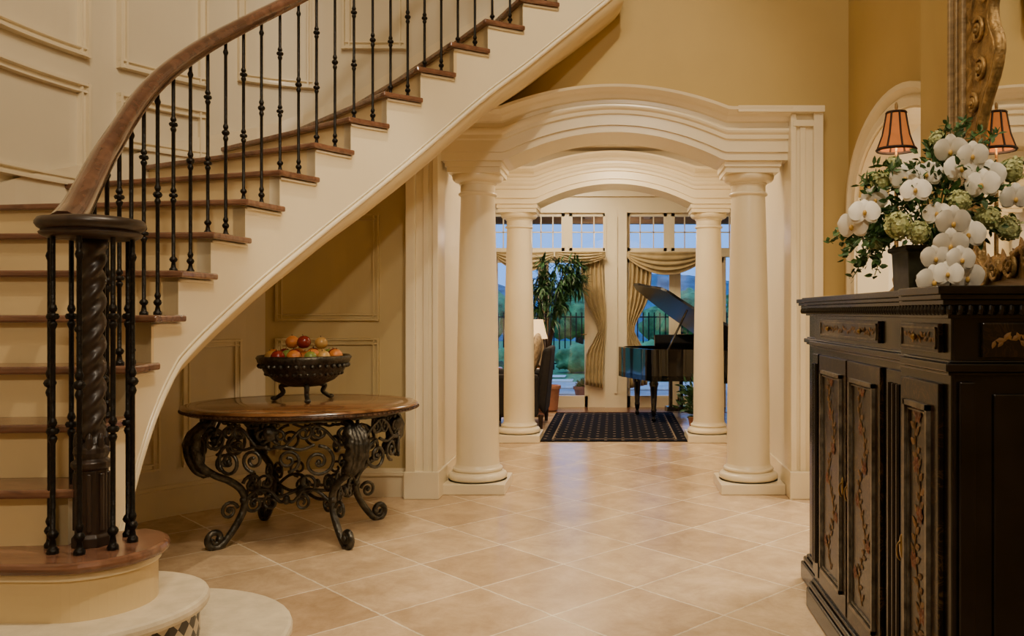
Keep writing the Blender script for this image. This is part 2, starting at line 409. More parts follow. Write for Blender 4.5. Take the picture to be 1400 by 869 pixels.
for sg in (-1,1):
    mb=MB()
    def bx(u0,u1,*r):
        a,b=sorted((sg*u0,sg*u1)); mb.box(a,b,*r)
    bx(1.242,1.452,5.90,6.16,.0,2.70)
    bx(1.39,1.457,5.86,5.99,.185,2.737)
    bx(1.233,1.272,5.875,5.99,.186,2.69)
    bx(1.30,1.34,5.885,5.99,.187,2.60)
    bx(1.222,1.468,5.85,6.165,0,.19)
    bx(.86,1.463,5.835,5.985,2.692,2.738)
    bx(1.248,1.40,5.87,5.98,2.60,2.645)
    S(mb.obj('trim_%d'%k,CREAM,bevel=.005)); k+=1
for sg,nm in ((-1,'wall_passage_left'),(1,'wall_passage_right')):
    mb=MB(); a,b=sorted((sg*1.26,sg*1.42)); mb.box(a,b,6.17,8.84,0,2.92); S(mb.obj(nm,CREAMW))
    mb=MB()
    a,b=sorted((sg*1.245,sg*1.258)); mb.box(a,b,6.19,8.8,0.001,.17)
    S(mb.obj('trim_%d'%k,CREAM)); k+=1
S(MB().box(-1.42,1.42,6.17,8.84,2.92,3.0).obj('ceiling_passage',CEIL))
mb=MB()
for i in range(60):
    a=-1.25+2.5*i/60; b=-1.25+2.5*(i+1)/60
    mb.hexa((a,8.45),(b,8.45),(b,8.8),(a,8.8),[T(a)-.04,T(b)-.04,T(b)-.04,T(a)-.04],[2.93]*4)
S(mb.obj('wall_passage_rear',CREAMW))
AS,AR=2.04,.43
def az(y):
    c=4.92; h=.80; t=min(1,abs(y-c)/h); return AS+AR*math.sqrt(max(0,1-t*t))
mb=MB(); ys=[4.12+.8*i/20*2 for i in range(21)]
for a,b in zip(ys[:-1],ys[1:]):
    mb.hexa((1.656,a),(1.656,b),(1.86,b),(1.86,a),[az(a),az(b),az(b),az(a)],[6.0]*4)
mb.box(1.656,1.86,5.72,6.15,0,6.0)
S(mb.obj('wall_right',TAN))
mb=MB()
inn=[(5.72,0)]+[(4.92+.80*math.cos(t*pi/24),AS+AR*math.sin(t*pi/24)) for t in range(25)]
out=[(5.84,0)]+[(4.92+.92*math.cos(t*pi/24),AS+(AR+.13)*math.sin(t*pi/24)) for t in range(25)]
rows=[]
for (a,b),(c,d) in zip(inn,out):
    rows.append([(1.657,a-.005,b),(1.63,a-.005,b),(1.62,a+(c-a)*.3,b+(d-b)*.3),(1.64,a+(c-a)*.5,b+(d-b)*.5),(1.605,a+(c-a)*.75,b+(d-b)*.75),(1.605,c,d),(1.657,c,d)])
mb.grid(rows,closev=True)
rows=[[(1.65,a,b),(1.862,a,b),(1.862,a-.01 if a>4.92 else a+.01,b-.01),(1.65,a-.01 if a>4.92 else a+.01,b-.01)] for a,b in inn]
mb.grid(rows,closev=True)
S(mb.obj('trim_%d'%k,CREAM)); k+=1
S(MB().box(1.50,1.86,-3.0,4.12,0,6.0).obj('wall_right_near',TAN))
S(MB().box(-3.4,1.9,-3.2,-3.0,0,6.0).obj('wall_behind',TAN2))
S(MB().box(-3.4,1.9,-3.2,6.2,6.0,6.1).obj('ceiling',CEIL))
S(MB().box(4.2,4.3,3.2,8.2,0,3.2).obj('wall_side_room_east',CREAMW))
S(MB().box(1.86,4.3,7.9,8.0,0,3.2).obj('wall_side_room_north',CREAMW))
S(MB().box(1.86,4.3,3.1,3.2,0,3.2).obj('wall_side_room_south',CREAMW))
S(MB().box(1.66,4.3,3.1,8.0,3.2,3.3).obj('ceiling_side_room',CEIL))
bb=[p for p in Wc if p.y>3.0]
mb=MB()
for (z0,z1,t) in ((0,.15,.02),(.15,.175,.03),(.175,.20,.012)):
    for a,b in zip(bb[:-1],bb[1:]):
        d=(b-a).normalized(); n=Vector((d.y,-d.x))*t
        mb.hexa(a,b,b+n,a+n,[z0]*4,[z1]*4)
S(mb.obj('baseboard_left',CREAM))
S(MB().box(1.47,1.63,5.925,5.955,0,.19).box(1.63,1.66,5.84,5.95,0,.19).obj('baseboard_back',CREAM))
rev=list(reversed(Wc)); cum=[0]
for a,b in zip(rev[:-1],rev[1:]): cum.append(cum[-1]+(b-a).length)
def Wat(s):
    for i in range(len(cum)-1):
        if cum[i+1]>=s:
            f=(s-cum[i])/(cum[i+1]-cum[i]); p=rev[i].lerp(rev[i+1],f); d=(rev[i+1]-rev[i]).normalized(); n=Vector((-d.y,d.x))
            c=Vector((-1,3))-p
            if n.dot(c)<0: n=-n
            return p,n
    return rev[-1],Vector((1,0))
def panel(mb,s0,s1,z0,z1,w=.06,t=.045):
    def pt(s,z,o): p,n=Wat(s); q=p+n*o; return (q.x,q.y,z)
    ns=10
    P=[(0,0),(.06,1.0),(.3,1.0),(.36,.45),(.7,.40),(.78,.8),(.94,.8),(1,0)]
    for (za,zb_) in ((z0,z0+w),(z1,z1-w)):
        rows=[]
        for i in range(ns+1):
            s=s0+(s1-s0)*i/ns
            rows.append([pt(s,za+(zb_-za)*q,t*h) for q,h in P])
        mb.grid(rows)
    for (sa,sb) in ((s0,s0+w),(s1,s1-w)):
        rows=[[pt(sa+(sb-sa)*q,z,t*h) for q,h in P] for z in (z0,z1)]
        mb.grid(rows)
mb=MB()
for (a,b) in ((2.12,2.82),(3.0,3.7)): panel(mb,a,b,2.02,2.63); panel(mb,a,b,2.78,3.9); panel(mb,a,b,.30,1.0)
panel(mb,1.36,1.93,2.30,2.63); panel(mb,1.36,1.93,2.78,3.9)
panel(mb,.66,1.17,2.86,3.9)
panel(mb,.02,.48,3.15,4.0)
panel(mb,1.14,1.52,.30,1.12,.05,.022); panel(mb,1.66,2.0,.30,.95,.05,.022)
S(mb.obj('trim_%d'%k,CREAM)); k+=1
mb=MB()
panel(mb,.22,.93,.32,1.12,.05,.022); panel(mb,.22,.93,1.24,2.0,.05,.022)
S(mb.obj('trim_%d'%k,TAN2)); k+=1

# ---------------------------------------------------------------- columns
def column(loc,label):
    e=empty('column',loc,label,'column','cream portal columns')
    MB().box(-.23,.23,-.23,.23,0,.075).obj('plinth',CREAM,e,bevel=.006,local=True)
    pr=[(.215,.075)]
    for i in range(9): a=-pi/2+pi*i/8; pr.append((.188+.028*math.cos(a),.103+.028*math.sin(a)))
    pr+=[(.185,.135),(.178,.14)]
    for i in range(7): a=-pi/2+pi*i/6; pr.append((.170+.014*math.cos(a),.154+.014*math.sin(a)))
    pr+=[(.168,.17),(.160,.19)]
    MB().lathe((0,0,0),pr,48).obj('base_moulding',CREAM,e,smooth=True,autos=40,local=True)
    sh=[(.160,.19),(.157,.22)]
    for i in range(1,16):
        t=i/15; sh.append((.157-.032*t**1.7,.22+1.93*t))
    MB().lathe((0,0,0),sh,48).obj('shaft',CREAM,e,smooth=True,autos=40,local=True)
    cp=[(.125,2.15),(.128,2.155)]
    for i in range(7): a=-pi/2+pi*i/6; cp.append((.131+.011*math.cos(a),2.168+.011*math.sin(a)))
    cp+=[(.127,2.182),(.127,2.235),(.135,2.238),(.137,2.25),(.145,2.253)]
    for i in range(7): a=-pi/2+.5*pi*i/6; cp.append((.150+.037*math.cos(a),2.295+.04*math.sin(a)))
    cp+=[(.185,2.305)]
    mb=MB().lathe((0,0,0),cp,48); mb.box(-.19,.19,-.19,.19,2.305,2.345); mb.box(-.203,.203,-.203,.203,2.345,2.385)
    mb.obj('capital',CREAM,e,smooth=True,autos=35,local=True)
    return e
c0=column((-1.01,6.22,0),'cream painted round column with square plinth at the portal')
for l in ((.99,6.22,0),(-.975,8.61,0),(.965,8.61,0)): dup(c0,l)

# ---------------------------------------------------------------- staircase
st=empty('staircase',(-1.73,2.72,0),'curved cream staircase with cherry treads, iron balusters and walnut handrail','staircase')
KN=17; TH=.029
for kk in range(1,KN+1):
    u0=kk-1; u1=kk
    inner=[]; outer=[]
    for i in range(5):
        u=u0+i/4*(u1-u0); inner.append(path(u)); outer.append(hit(path(u),nout(u)))
    t=tang(u0); inner[0]=inner[0]-t*.035; outer[0]=outer[0]-t*.035
    inner[-1]=inner[-1]+tang(u1)*.005
    h=hit(outer[0]-nout(u0)*.5,nout(u0)); outer[0].x,outer[0].y=h.x,h.y
    poly=[tuple(p) for p in inner]+[tuple(p) for p in reversed(outer)]
    MB().prism(poly,ZT(kk)-TH,ZT(kk)).obj('tread',TREADM,st,bevel=.008)
    a=path(u0)+nout(u0)*.035; b=hit(path(u0),nout(u0)); d=tang(u0)*.02
    MB().hexa(a,a+d,b+d,b,[ZT(kk-1)]*4,[ZT(kk)-TH]*4).obj('riser',RISERM,st)
    MB().tube([(*(path(kk-1+i/4)+nout(kk-1+i/4)*.028),ZT(kk)-TH-.010) for i in range(5)],.008,6).obj('tread_cove',CREAM,st,smooth=True)
RB=.13
def zs(u): return zb(u)+RB*min(1,max(0,(u-2)/2))
mb=MB()
for kk in range(1,KN+1):
    for i in range(SUB):
        ua=kk-1+i/SUB; ub=kk-1+(i+1)/SUB
        a=path(ua)+nout(ua)*.035; b=path(ub)+nout(ub)*.035; c=path(ub)+nout(ub)*.10; d=path(ua)+nout(ua)*.10
        z=ZT(kk)-TH-.001; mb.hexa(a,b,c,d,[zs(ua),zs(ub),zs(ub),zs(ua)],[z]*4)
mb.obj('stringer',CREAM,st)
mb=MB()
def strp(off,dz,a=4): return [(*(path(u/4)+nout(u/4)*off),zs(u/4)+dz) for u in range(a,KN*4+1)]
mb.tube(strp(.034,.0),.014,8); mb.tube(strp(.035,.028),.006,6)
mb.obj('stringer_moulding',CREAM,st,smooth=True)
mb=MB(); rows=[]
for i in range(2*SUB,KN*SUB+1):
    u=i/SUB; n=nout(u); p=path(u); b=hit(p,n); z=zb(u); h=zs(u)-z
    row=[]
    for j in range(9):
        a=j/8*pi/2; q=p+n*(.038+.15*(1-math.cos(a))); row.append((q.x,q.y,z+h*(1-math.sin(a))))
    m=(p+n*.19).lerp(b,.5); row+= [(m.x,m.y,z),(b.x,b.y,z),(b.x,b.y,z+.16),(p.x+n.x*.09,p.y+n.y*.09,z+.16)]
    rows.append(row)
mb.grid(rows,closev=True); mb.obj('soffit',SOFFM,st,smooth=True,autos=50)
mb=MB()
for i in range(0,KN*3):
    ua=i/3; ub=(i+1)/3; a=hit(path(ua),nout(ua)); b=hit(path(ub),nout(ub))
    na=nout(ua)*-.02; nb=nout(ub)*-.02; za=ZT(ua+1); zb2=ZT(ub+1)
    mb.hexa(a,b,b+nb,a+na,[za-.35,zb2-.35,zb2-.35,za-.35],[za+.10,zb2+.10,zb2+.10,za+.10])
mb.obj('wall_skirt',CREAM,st)
def bull(cx,cy,r,a1,yb,xb,x0=-3.19):
    pts=[(x0,cy-r)]+[(cx+r*math.cos(a),cy+r*math.sin(a)) for a in [(-90+ (a1+90)*i/22)*pi/180 for i in range(23)]]
    return pts+[(xb,yb),(x0,yb)]
NX,NY=-1.69,2.72
MB().prism(bull(NX,NY,.225,75,2.86,-1.78),.515,.55).obj('tread',TREADM,st,bevel=.014)
MB().prism(bull(NX,NY,.19,75,2.84,-1.80),.365,.515).obj('starting_step_riser',RISERM,st)
MB().prism(bull(NX,NY,.20,75,2.845,-1.79),.49,.514).obj('cove_moulding',CREAM,st,bevel=.006)
MB().prism(bull(NX,NY,.345,88,3.05,-1.80),.322,.365).obj('stone_step',STONE,st,bevel=.015)
o=MB().prism(bull(NX,NY,.315,88,3.0,-1.80),.18,.322).obj('mosaic_riser',mosaicmat(.315),st)
for v in o.data.vertices: v.co.x-= (NX+1.73); v.co.y-=(NY-2.72)
o.location=(NX+1.73,NY-2.72,0)
MB().prism(bull(-1.70,2.88,.56,88,3.45,-1.80),.137,.18).obj('stone_step',STONE,st,bevel=.015)
MB().prism(bull(-1.70,2.88,.53,88,3.40,-1.80),0,.137).obj('stone_riser',STONE,st)
rail=[(-1.725,2.64,1.575),(-1.75,2.73,1.63),(-1.785,2.85,1.725)]
for i in range(3,2*KN+1):
    u=i/2; p=path(u)+nout(u)*(.085-.03*max(0,(3-u)/3)); z=.55+.185*(u+1)+.83
    rail.append((p.x,p.y,z))
railc=catm(rail,5)
prof=[(-.5,-.15),(-.5,.12),(-.38,.36),(-.15,.5),(.15,.5),(.38,.36),(.5,.12),(.5,-.15),(.34,-.3),(.34,-.5),(-.34,-.5),(-.34,-.3)]
MB().tube(railc,lambda t:.066+.028*max(0,1-t*7),prof=prof,up=(0,0,1)).obj('handrail',RAILM,st,smooth=True,autos=60)
def railz(p):
    q=min(railc,key=lambda r:(r.x-p.x)**2+(r.y-p.y)**2); return q.z-.03
def balmesh(two):
    pr=[(.017,0),(.017,.012),(.011,.02)]
    kn=[(.055,.017),(.085,.013)] if two else [(.06,.017)]
    kn+= [(.50,.013),(.53,.019),(.56,.013)] if two else [(.36,.013),(.385,.019),(.41,.013)]
    kn+= [(.94,.013)] if two else [(.72,.013),(.745,.019),(.77,.013)]
    for z,r in kn:
        pr+=[(.0078,z-.015),(r*.8,z-.009),(r,z),(r*.8,z+.009),(.0078,z+.015)]
    pr+=[(.0078,.985),(.0078,1.0)]
    pr.sort(key=lambda q:q[1]); return MB().lathe((0,0,0),pr,8)
bA=balmesh(True).obj('baluster',IRON,st,smooth=True,autos=60,local=True)
bB=balmesh(False).obj('baluster',IRON,st,smooth=True,autos=60,local=True)
first={0:bA,1:bB}; used={0:False,1:False}
def putbal(x,y,z0,z1,w,parent=st):
    if not used[w] and parent is st: o=first[w]; used[w]=True
    else: o=first[w].copy(); COL.objects.link(o); o.parent=parent
    pl=wloc(parent); o.location=(x-pl.x,y-pl.y,z0-pl.z); o.scale=(1,1,z1-z0)
j=0
for kk in range(1,KN):
    for f in (.22,.72):
        u=kk-1+f; p=path(u)+nout(u)*(.085-.03*max(0,(3-u)/3))
        if kk==1 and f<.5: continue
        putbal(p.x,p.y,ZT(kk),railz(p),j%2); j+=1
nw=empty('newel_post',(NX-st.location.x,NY-st.location.y,.55),parent=st)
tw=lambda a,z: 1+.22*math.cos(3*(a-z*30))
mb=MB(); mb.lathe((0,0,0),[(.040,.30),(.042,.33)]+[(.035,z) for z in [.335+.0125*i for i in range(50)]]+[(.045,.96),(.045,.985)],36,fl=lambda a,z:(tw(a,z) if .33<z<.95 else 1))
mb.obj('twisted_shaft',NEWELM,nw,smooth=True,local=True)
mb=MB().lathe((0,0,0),[(.058,0),(.058,.03),(.049,.04),(.049,.245)],8)
mb.lathe((0,0,0),[(.049,.245),(.058,.255),(.058,.27),(.044,.28),(.052,.30),(.050,.315),(.038,.33)],24)
for i in range(8):
    a=2*pi*i/8+pi/8; mb.tube([(.046*math.cos(a),.046*math.sin(a),.05),(.046*math.cos(a),.046*math.sin(a),.235)],.008,6)
    mb.ell((.041*math.cos(a),.041*math.sin(a),.33),.012,.012,.035,8,6)
mb.obj('post_base',NEWELM,nw,local=True,bevel=.003)
MB().lathe((0,0,0),[(.09,.985),(.125,.988),(.142,.996),(.146,1.004),(.138,1.012),(.150,1.020),(.156,1.030),(.156,1.038),(.148,1.05),(.10,1.058),(.0,1.06)],40).obj('cap',NEWELM,nw,smooth=True,autos=50,local=True)
for i in range(8):
    a=2*pi*(i+.35)/8; putbal(NX+.118*math.cos(a),NY+.118*math.sin(a),.55,1.54,i%2,nw)

# ---------------------------------------------------------------- round table
TX,TY,TZ=-1.835,4.95,.77
tb=empty('round_table',(TX,TY,0),'round wood-topped table on a scrolled wrought iron base','table')
RX,RY=.668,.56
def etop(sx,sy):
    return [(sx*math.cos(2*pi*i/72),sy*math.sin(2*pi*i/72)) for i in range(72)]
mb=MB()
rows=[[(x,y,TZ) for x,y in etop(.02,.02)]]+[[(x,y,TZ) for x,y in etop(RX-.09,RY-.09)]]+[[(x,y,TZ-.003) for x,y in etop(RX-.085,RY-.085)]]+[[(x,y,TZ) for x,y in etop(RX-.08,RY-.08)]]+[[(x,y,z) for x,y in etop(RX+d,RY+d)] for d,z in ((-.016,TZ),(-.004,TZ-.006),(0,TZ-.014),(-.004,TZ-.016),(-.06,TZ-.016))]
mb.grid(rows,closev=True); mb.f.append(tuple(range(71,-1,-1)))
mb.obj('table_top',TABLEM,tb,smooth=True,autos=40,local=True)
mb=MB(); rows=[[(x,y,z) for x,y in etop(RX+d,RY+d)] for d,z in ((-.07,TZ-.0165),(-.006,TZ-.0165),(-.002,TZ-.022),(-.005,TZ-.034),(-.020,TZ-.042),(-.07,TZ-.045))]
mb.grid(rows,closev=True,closeu=True)
for i in range(120):
    a=2*pi*i/120; mb.ell(((RX-.002)*math.cos(a),(RY-.002)*math.sin(a),TZ-.027),.009,.009,.007,6,4)
mb.obj('table_edge',TABLED,tb,smooth=True,autos=40,local=True)
def radial(ang,pts2): return [(r*math.cos(ang)*.97,r*math.sin(ang)*.90,z) for r,z in pts2]
for q in range(4):
    ang=pi/4+q*pi/2+.02
    mb=MB()
    main=[(.47,.725),(.56,.70),(.625,.63),(.635,.55),(.60,.47),(.53,.41),(.45,.37),(.385,.32),(.355,.26),(.365,.19),(.40,.125),(.44,.07),(.475,.03)]
    m=[(p.x,p.y) for p in catm([(a,b,0) for a,b in main],5)]+spiral((.525,.058),.052,.016,-2.1,1.4,n=24)
    mb.tube(radial(ang,m),lambda t:.013+.008*math.sin(pi*t),8)
    for c,r0,r1,a0,tn in (((.535,.60),.068,.012,.9,1.6),((.47,.475),.052,.010,-1.4,1.4),((.31,.33),.058,.010,.2,1.6),((.30,.22),.048,.010,.0,-1.4),((.445,.20),.052,.010,2.9,-1.5),((.40,.56),.05,.01,2,-1.4)):
        mb.tube(radial(ang,spiral(c,r0,r1,a0,tn,n=22)),lambda t:.0105*(1-.35*t),6)
        mb.ell(radial(ang,[c])[0],.013,.013,.013,8,6)
    for r,z,rr in ((.50,.055,.022),(.36,.25,.024),(.44,.07,.02)): mb.ell(radial(ang,[(r,z)])[0],rr,rr,rr,10,8)
    mb.obj('leg',IRON2,tb,smooth=True,local=True)
    mb=MB(); rows=[]; sp5=catm([(.60,.69,0),(.668,.62,0),(.675,.53,0),(.63,.44,0),(.57,.40,0)],4)
    for i in range(17):
        t=i/16; p=sp5[i]
        w=.074*math.sin(pi*min(1,t*.85+.12))**.7*(1+.16*math.cos(t*34)); row=[]
        for j in range(-6,7):
            f=j/6; off=.016*math.cos(f*pi*3)-.03*f*f; d=(p.x+off)
            cs=math.cos(ang); sn=math.sin(ang)
            row.append(((d*cs-sn*w*f)*.97, (d*sn+cs*w*f)*.92, p.y+.02*abs(f)))
        rows.append(row)
    mb.grid(rows); o=mb.obj('acanthus_leaf',IRON2,tb,smooth=True,local=True); sm=o.modifiers.new('s','SOLIDIFY'); sm.thickness=.007
mb=MB()
def cyl(pts2,rad=.53):
    out=[]
    for s_,z in pts2:
        a=s_/rad; out.append((rad*1.04*math.cos(a),rad*.88*math.sin(a),z))
    return out
circ=2*pi*.53
mb.tube(cyl([(circ*i/60,.715) for i in range(60)]),.010,6,closed=True)
for i in range(16):
    c=circ*(i+.5)/16; d=1 if i%2 else -1
    mb.tube(cyl([(p.x,p.y) for p in catm([(c-d*.10,.70,0),(c-d*.04,.665,0),(c,.62,0),(c+d*.04,.58,0),(c+d*.09,.585,0)],4)]),.009,6)
    mb.tube(cyl(spiral((c-.064*d,.655),.042,.008,pi/2,1.4*d,n=20)),.0085,6)
    mb.tube(cyl(spiral((c+.058*d,.640),.042,.008,-pi/2,1.4*d,n=20)),.0085,6)
    mb.ell(cyl([(c+.066*d,.70)])[0],.012,.012,.016,8,6)
for q in range(4):
    c=circ*(q*.25)
    for d in (-1,1):
        mb.tube(cyl([(c+d*x,z) for x,z in spiral((.24,.495),.088,.010,pi/2,-1.7,n=34)]),.0098,6)
        mb.tube(cyl([(c+d*x,z) for x,z in spiral((.09,.51),.062,.01,-pi/2,1.6,n=30)]),.0092,6)
        mb.tube(cyl([(c+d*p.x,p.y) for p in catm([(.0,.57,0),(.07,.585,0),(.15,.565,0),(.22,.59,0)],5)]),.009,6)
        mb.ell(cyl([(c+d*.24,.495)])[0],.015,.015,.015,8,6)
    mb.ell(cyl([(c,.655)])[0],.038,.038,.042,12,8,ns=.2)
mb.obj('fretwork_apron',IRON2,tb,smooth=True,local=True)
mb=MB()
for q in range(4):
    a0=pi/4+q*pi/2; a1=a0+pi/2
    A=Vector((.35*math.cos(a0),.325*math.sin(a0))); Bq=Vector((.35*math.cos(a1),.325*math.sin(a1)))
    def seg(pts): return [(A.x+(Bq.x-A.x)*s*.98,A.y+(Bq.y-A.y)*s*.98,z) for s,z in pts]
    for s0,d in ((0,1),(1,-1)):
        mb.tube(seg([(p.x,p.y) for p in catm([(s0,.24,0),(s0+d*.15,.30,0),(s0+d*.30,.30,0),(s0+d*.42,.24,0),(s0+d*.5,.25,0)],5)]),.010,6)
        mb.tube(seg([(s0+d*x/.5,z) for x,z in spiral((.13,.345),.055,.01,-pi/2,-1.4,n=22)]),.008,6)
        mb.tube(seg([(s0+d*x/.5,z) for x,z in spiral((.16,.235),.045,.01,pi/2,1.4,n=22)]),.008,6)
    mb.ell(seg([(.5,.25)])[0],.022,.022,.028,8,6)
for q in range(4):
    a=pi/4+q*pi/2
    mb.tube([tuple(p) for p in catm([(.0,.0,.27),(.14*math.cos(a),.13*math.sin(a),.235),(.26*math.cos(a),.24*math.sin(a),.24),(.35*math.cos(a),.325*math.sin(a),.26)],4)],.010,6)
mb.lathe((0,0,0),[(.015,.21),(.035,.225),(.042,.25),(.035,.275),(.015,.29),(.02,.31),(.008,.34)],12)
mb.obj('stretcher',IRON2,tb,smooth=True,local=True)

# ---------------------------------------------------------------- fruit bowl + fruit
BX,BY=-1.865,5.06
bw=empty('fruit_bowl',(BX,BY,TZ),'dark embossed metal footed bowl holding fruit on the table','bowl')
mb=MB().lathe((0,0,0),[(.02,.085),(.09,.09),(.17,.125),(.225,.175),(.25,.225),(.262,.235),(.266,.25),(.272,.262),(.262,.275),(.245,.268),(.235,.235),(.15,.205),(.02,.195)],48)
for i in range(36):
    a=2*pi*i/36; mb.ell((.252*math.cos(a),.252*math.sin(a),.215),.014,.014,.014,8,6); mb.ell((.215*math.cos(a+.08),.215*math.sin(a+.08),.168),.012,.012,.012,8,6)
mb.obj('bowl_body',IRON2,bw,smooth=True,local=True)
for i in range(3):
    a=-pi/2+.45+i*2*pi/3
    pts=[(r*math.cos(a),r*math.sin(a),z) for r,z in ((.10,.10),(.145,.085),(.13,.05),(.165,.022),(.185,.010))]
    MB().tube([tuple(p) for p in catm(pts,5)],lambda t:.017-.006*t,8).ell((.19*math.cos(a),.19*math.sin(a),.014),.02,.02,.014,10,6).obj('bowl_foot',IRON2,bw,smooth=True,local=True)
fm=[('orange',ORANGE,.0405,'orange'),('apple',RED,.0405,'dark red apple'),('pear',YEL,.038,'yellow fruit'),('lime',GRN,.037,'green fruit')]
fmesh={}
def fruit(kind,x,y,z):
    n_,m_,r_,lb=fm[kind]
    if kind not in fmesh:
        mb=MB().lathe((0,0,0),[(.001,.10*r_)]+[(r_*math.sin(t)*(1+.04*math.cos(t)),r_-r_*math.cos(t)*(.96)) for t in [pi*i/12 for i in range(1,12)]]+[(.004,1.86*r_)],16)
        o=mb.obj(n_,m_,local=True,smooth=True); fmesh[kind]=o
        MB().tube([(0,0,1.8*r_),(.003,.001,2.15*r_)],.0022,5).obj('stem',DARKTRIM,o,local=True)
    else: o=dup(fmesh[kind],(0,0,0))
    o.location=(x,y,z); o.rotation_euler=(random.uniform(-.2,.2),random.uniform(-.2,.2),random.uniform(0,6))
    tag(o,'%s piled in the metal bowl'%lb,'fruit','fruit in the bowl')
seq=[0,1,3,0,2,1,0,2,1,0,3,2]
for i in range(12):
    a=2*pi*i/12; fruit(seq[i],BX+.182*math.cos(a),BY+.182*math.sin(a),TZ+.232)
seq=[2,1,0,3,1,0]
for i in range(6):
    a=2*pi*i/6+.3; fruit(seq[i],BX+.092*math.cos(a),BY+.092*math.sin(a),TZ+.236)
fruit(0,BX,BY,TZ+.22)
for (k_,dx,dy,dz) in ((1,.02,-.05,.314),(0,-.07,.0,.312),(2,.09,.03,.308)): fruit(k_,BX+dx,BY+dy,TZ+dz)

# ---------------------------------------------------------------- cabinet
cb=empty('cabinet',(1.17,3.1,0),'black lacquered breakfront cabinet with gold painted decoration','cabinet')
PL=[(1.495,2.07),(.83,2.07),(.83,2.44),(.885,2.50),(.885,3.72),(.95,3.80),(.95,4.10),(1.495,4.10)]
def offp(poly,d):
    n=len(poly); out=[]
    for i in range(n):
        p0=Vector(poly[i-1]); p1=Vector(poly[i]); p2=Vector(poly[(i+1)%n])
        a=(p1-p0).normalized(); b=(p2-p1).normalized(); na=Vector((a.y,-a.x)); nb=Vector((b.y,-b.x))
        if na.dot(Vector((1.17,3.1))-(p0+p1)/2)>0: na=-na
        if nb.dot(Vector((1.17,3.1))-(p1+p2)/2)>0: nb=-nb
        m=(na+nb); m=m/ (1+na.dot(nb)) ; q=p1+m*d
        q.x=min(q.x,1.495); out.append((q.x,q.y))
    return out
MB().prism(PL,.10,1.30).obj('body',LACQ,cb,bevel=.006)
mb=MB()
for z0,z1,d in ((1.285,1.30,.014),(1.30,1.318,.024),(1.318,1.332,.034),(1.332,1.345,.044),(1.345,1.365,.052)): mb.prism(offp(PL,d),z0,z1)
q=offp(PL,.030)
for a,b in zip(q[:-1],q[1:]):
    a=Vector(a); b=Vector(b); n=int((b-a).length/.024)
    for i in range(n):
        p=a.lerp(b,(i+.5)/n); mb.ell((p.x,p.y,1.307),.0105,.0105,.016,6,4)
mb.obj('cornice',LACQ,cb,bevel=.003)
mb=MB()
for z0,z1,d in ((1.145,1.155,.012),(1.155,1.175,.022),(1.175,1.182,.010)): mb.prism(offp(PL,d),z0,z1)
mb.obj('waist_moulding',LACQ,cb,bevel=.003)
mb=MB()
for z0,z1,d in ((.0,.085,.035),(.085,.11,.025),(.11,.125,.012)): mb.prism(offp(PL,d),z0,z1)
mb.obj('plinth',LACQ,cb,bevel=.008)
def rpanel(mb,x,y0,y1,z0,z1,w,t):
    mb.box(x-t,x,y0,y1,z0,z0+w); mb.box(x-t,x,y0,y1,z1-w,z1); mb.box(x-t,x,y0,y0+w,z0,z1); mb.box(x-t,x,y1-w,y1,z0,z1)
def flower2(mb,x,y,z,r):
    for i in range(6):
        a=i*pi/3; mb.leaf((x,y,z),(0,math.cos(a),math.sin(a)),(1,0,0),r,r*.7,0)
def vine(gm,rm,x,y0,y1,z0,z1):
    yc=(y0+y1)/2; w=(y1-y0)*.34; n=10
    pts=[(x,yc+w*.55*math.sin(i*1.5),z0+(z1-z0)*i/n) for i in range(n+1)]
    cc=catm(pts,4); gm.tube(cc,.0020,4)
    for i,p in enumerate(cc[1:]):
        s_=1 if i%2 else -1
        gm.leaf((x-.0005,p.y,p.z),(0,s_,random.uniform(.2,1.2)),(1,0,0),random.uniform(.026,.048),.020,0)
        if i%7==3:
            y=min(max(p.y+s_*w*.5,y0+.02),y1-.02); flower2(rm,x-.0012,y,p.z+.02,.028)
def door(x,y0,y1,hy):
    d=MB(); d.box(x-.014,x,y0,y1,.15,1.12)
    dr=d.obj('door',PAINTED,cb,bevel=.003)
    m2=MB(); rpanel(m2,x-.014,y0+.05,y1-.05,.22,1.06,.014,.012); rpanel(m2,x-.014,y0+.07,y1-.07,.24,1.04,.005,.006); m2.obj('door_moulding',GILTD,dr)
    g=MB(); r=MB(); vine(g,r,x-.0155,y0+.085,y1-.085,.27,1.02); g.obj('painted_vine',FLORAL,dr); r.obj('painted_flowers',FLORALR,dr)
    m3=MB().ell((x-.018,hy,.64),.005,.014,.035,10,8); m3.tube([tuple(p) for p in catm([(x-.02,hy,.655),(x-.03,hy,.64),(x-.028,hy,.61),(x-.02,hy,.60)],4)],.003,6); m3.obj('handle',BRASS,dr,smooth=True)
door(.885,2.76,3.15,3.125); door(.885,3.17,3.58,3.20); door(.83,2.12,2.40,2.38)
def drawer(x,y0,y1,ks):
    dr=MB().box(x-.014,x,y0,y1,1.198,1.272).obj('drawer',PAINTED,cb,bevel=.003)
    m2=MB(); rpanel(m2,x-.014,y0+.012,y1-.012,1.207,1.263,.005,.004); m2.obj('drawer_moulding',GILTD,dr)
    g=MB(); yy=y0+.04
    while yy<y1-.04:
        g.leaf((x-.0155,yy,1.235),(0,.8,.5*math.sin(yy*60)),(1,0,0),.030,.014,0); g.leaf((x-.0155,yy,1.235),(0,-.4,-.6*math.cos(yy*50)),(1,0,0),.022,.012,0); yy+=.03
    g.obj('painted_vine',FLORAL,dr)
    for y in ks: MB().ell((x-.026,y,1.235),.009,.009,.009,10,8).box(x-.022,x-.012,y-.003,y+.003,1.232,1.238).obj('knob',BRASS,dr,smooth=True)
drawer(.885,2.78,3.56,(2.95,3.39)); drawer(.83,2.12,2.40,(2.26,))
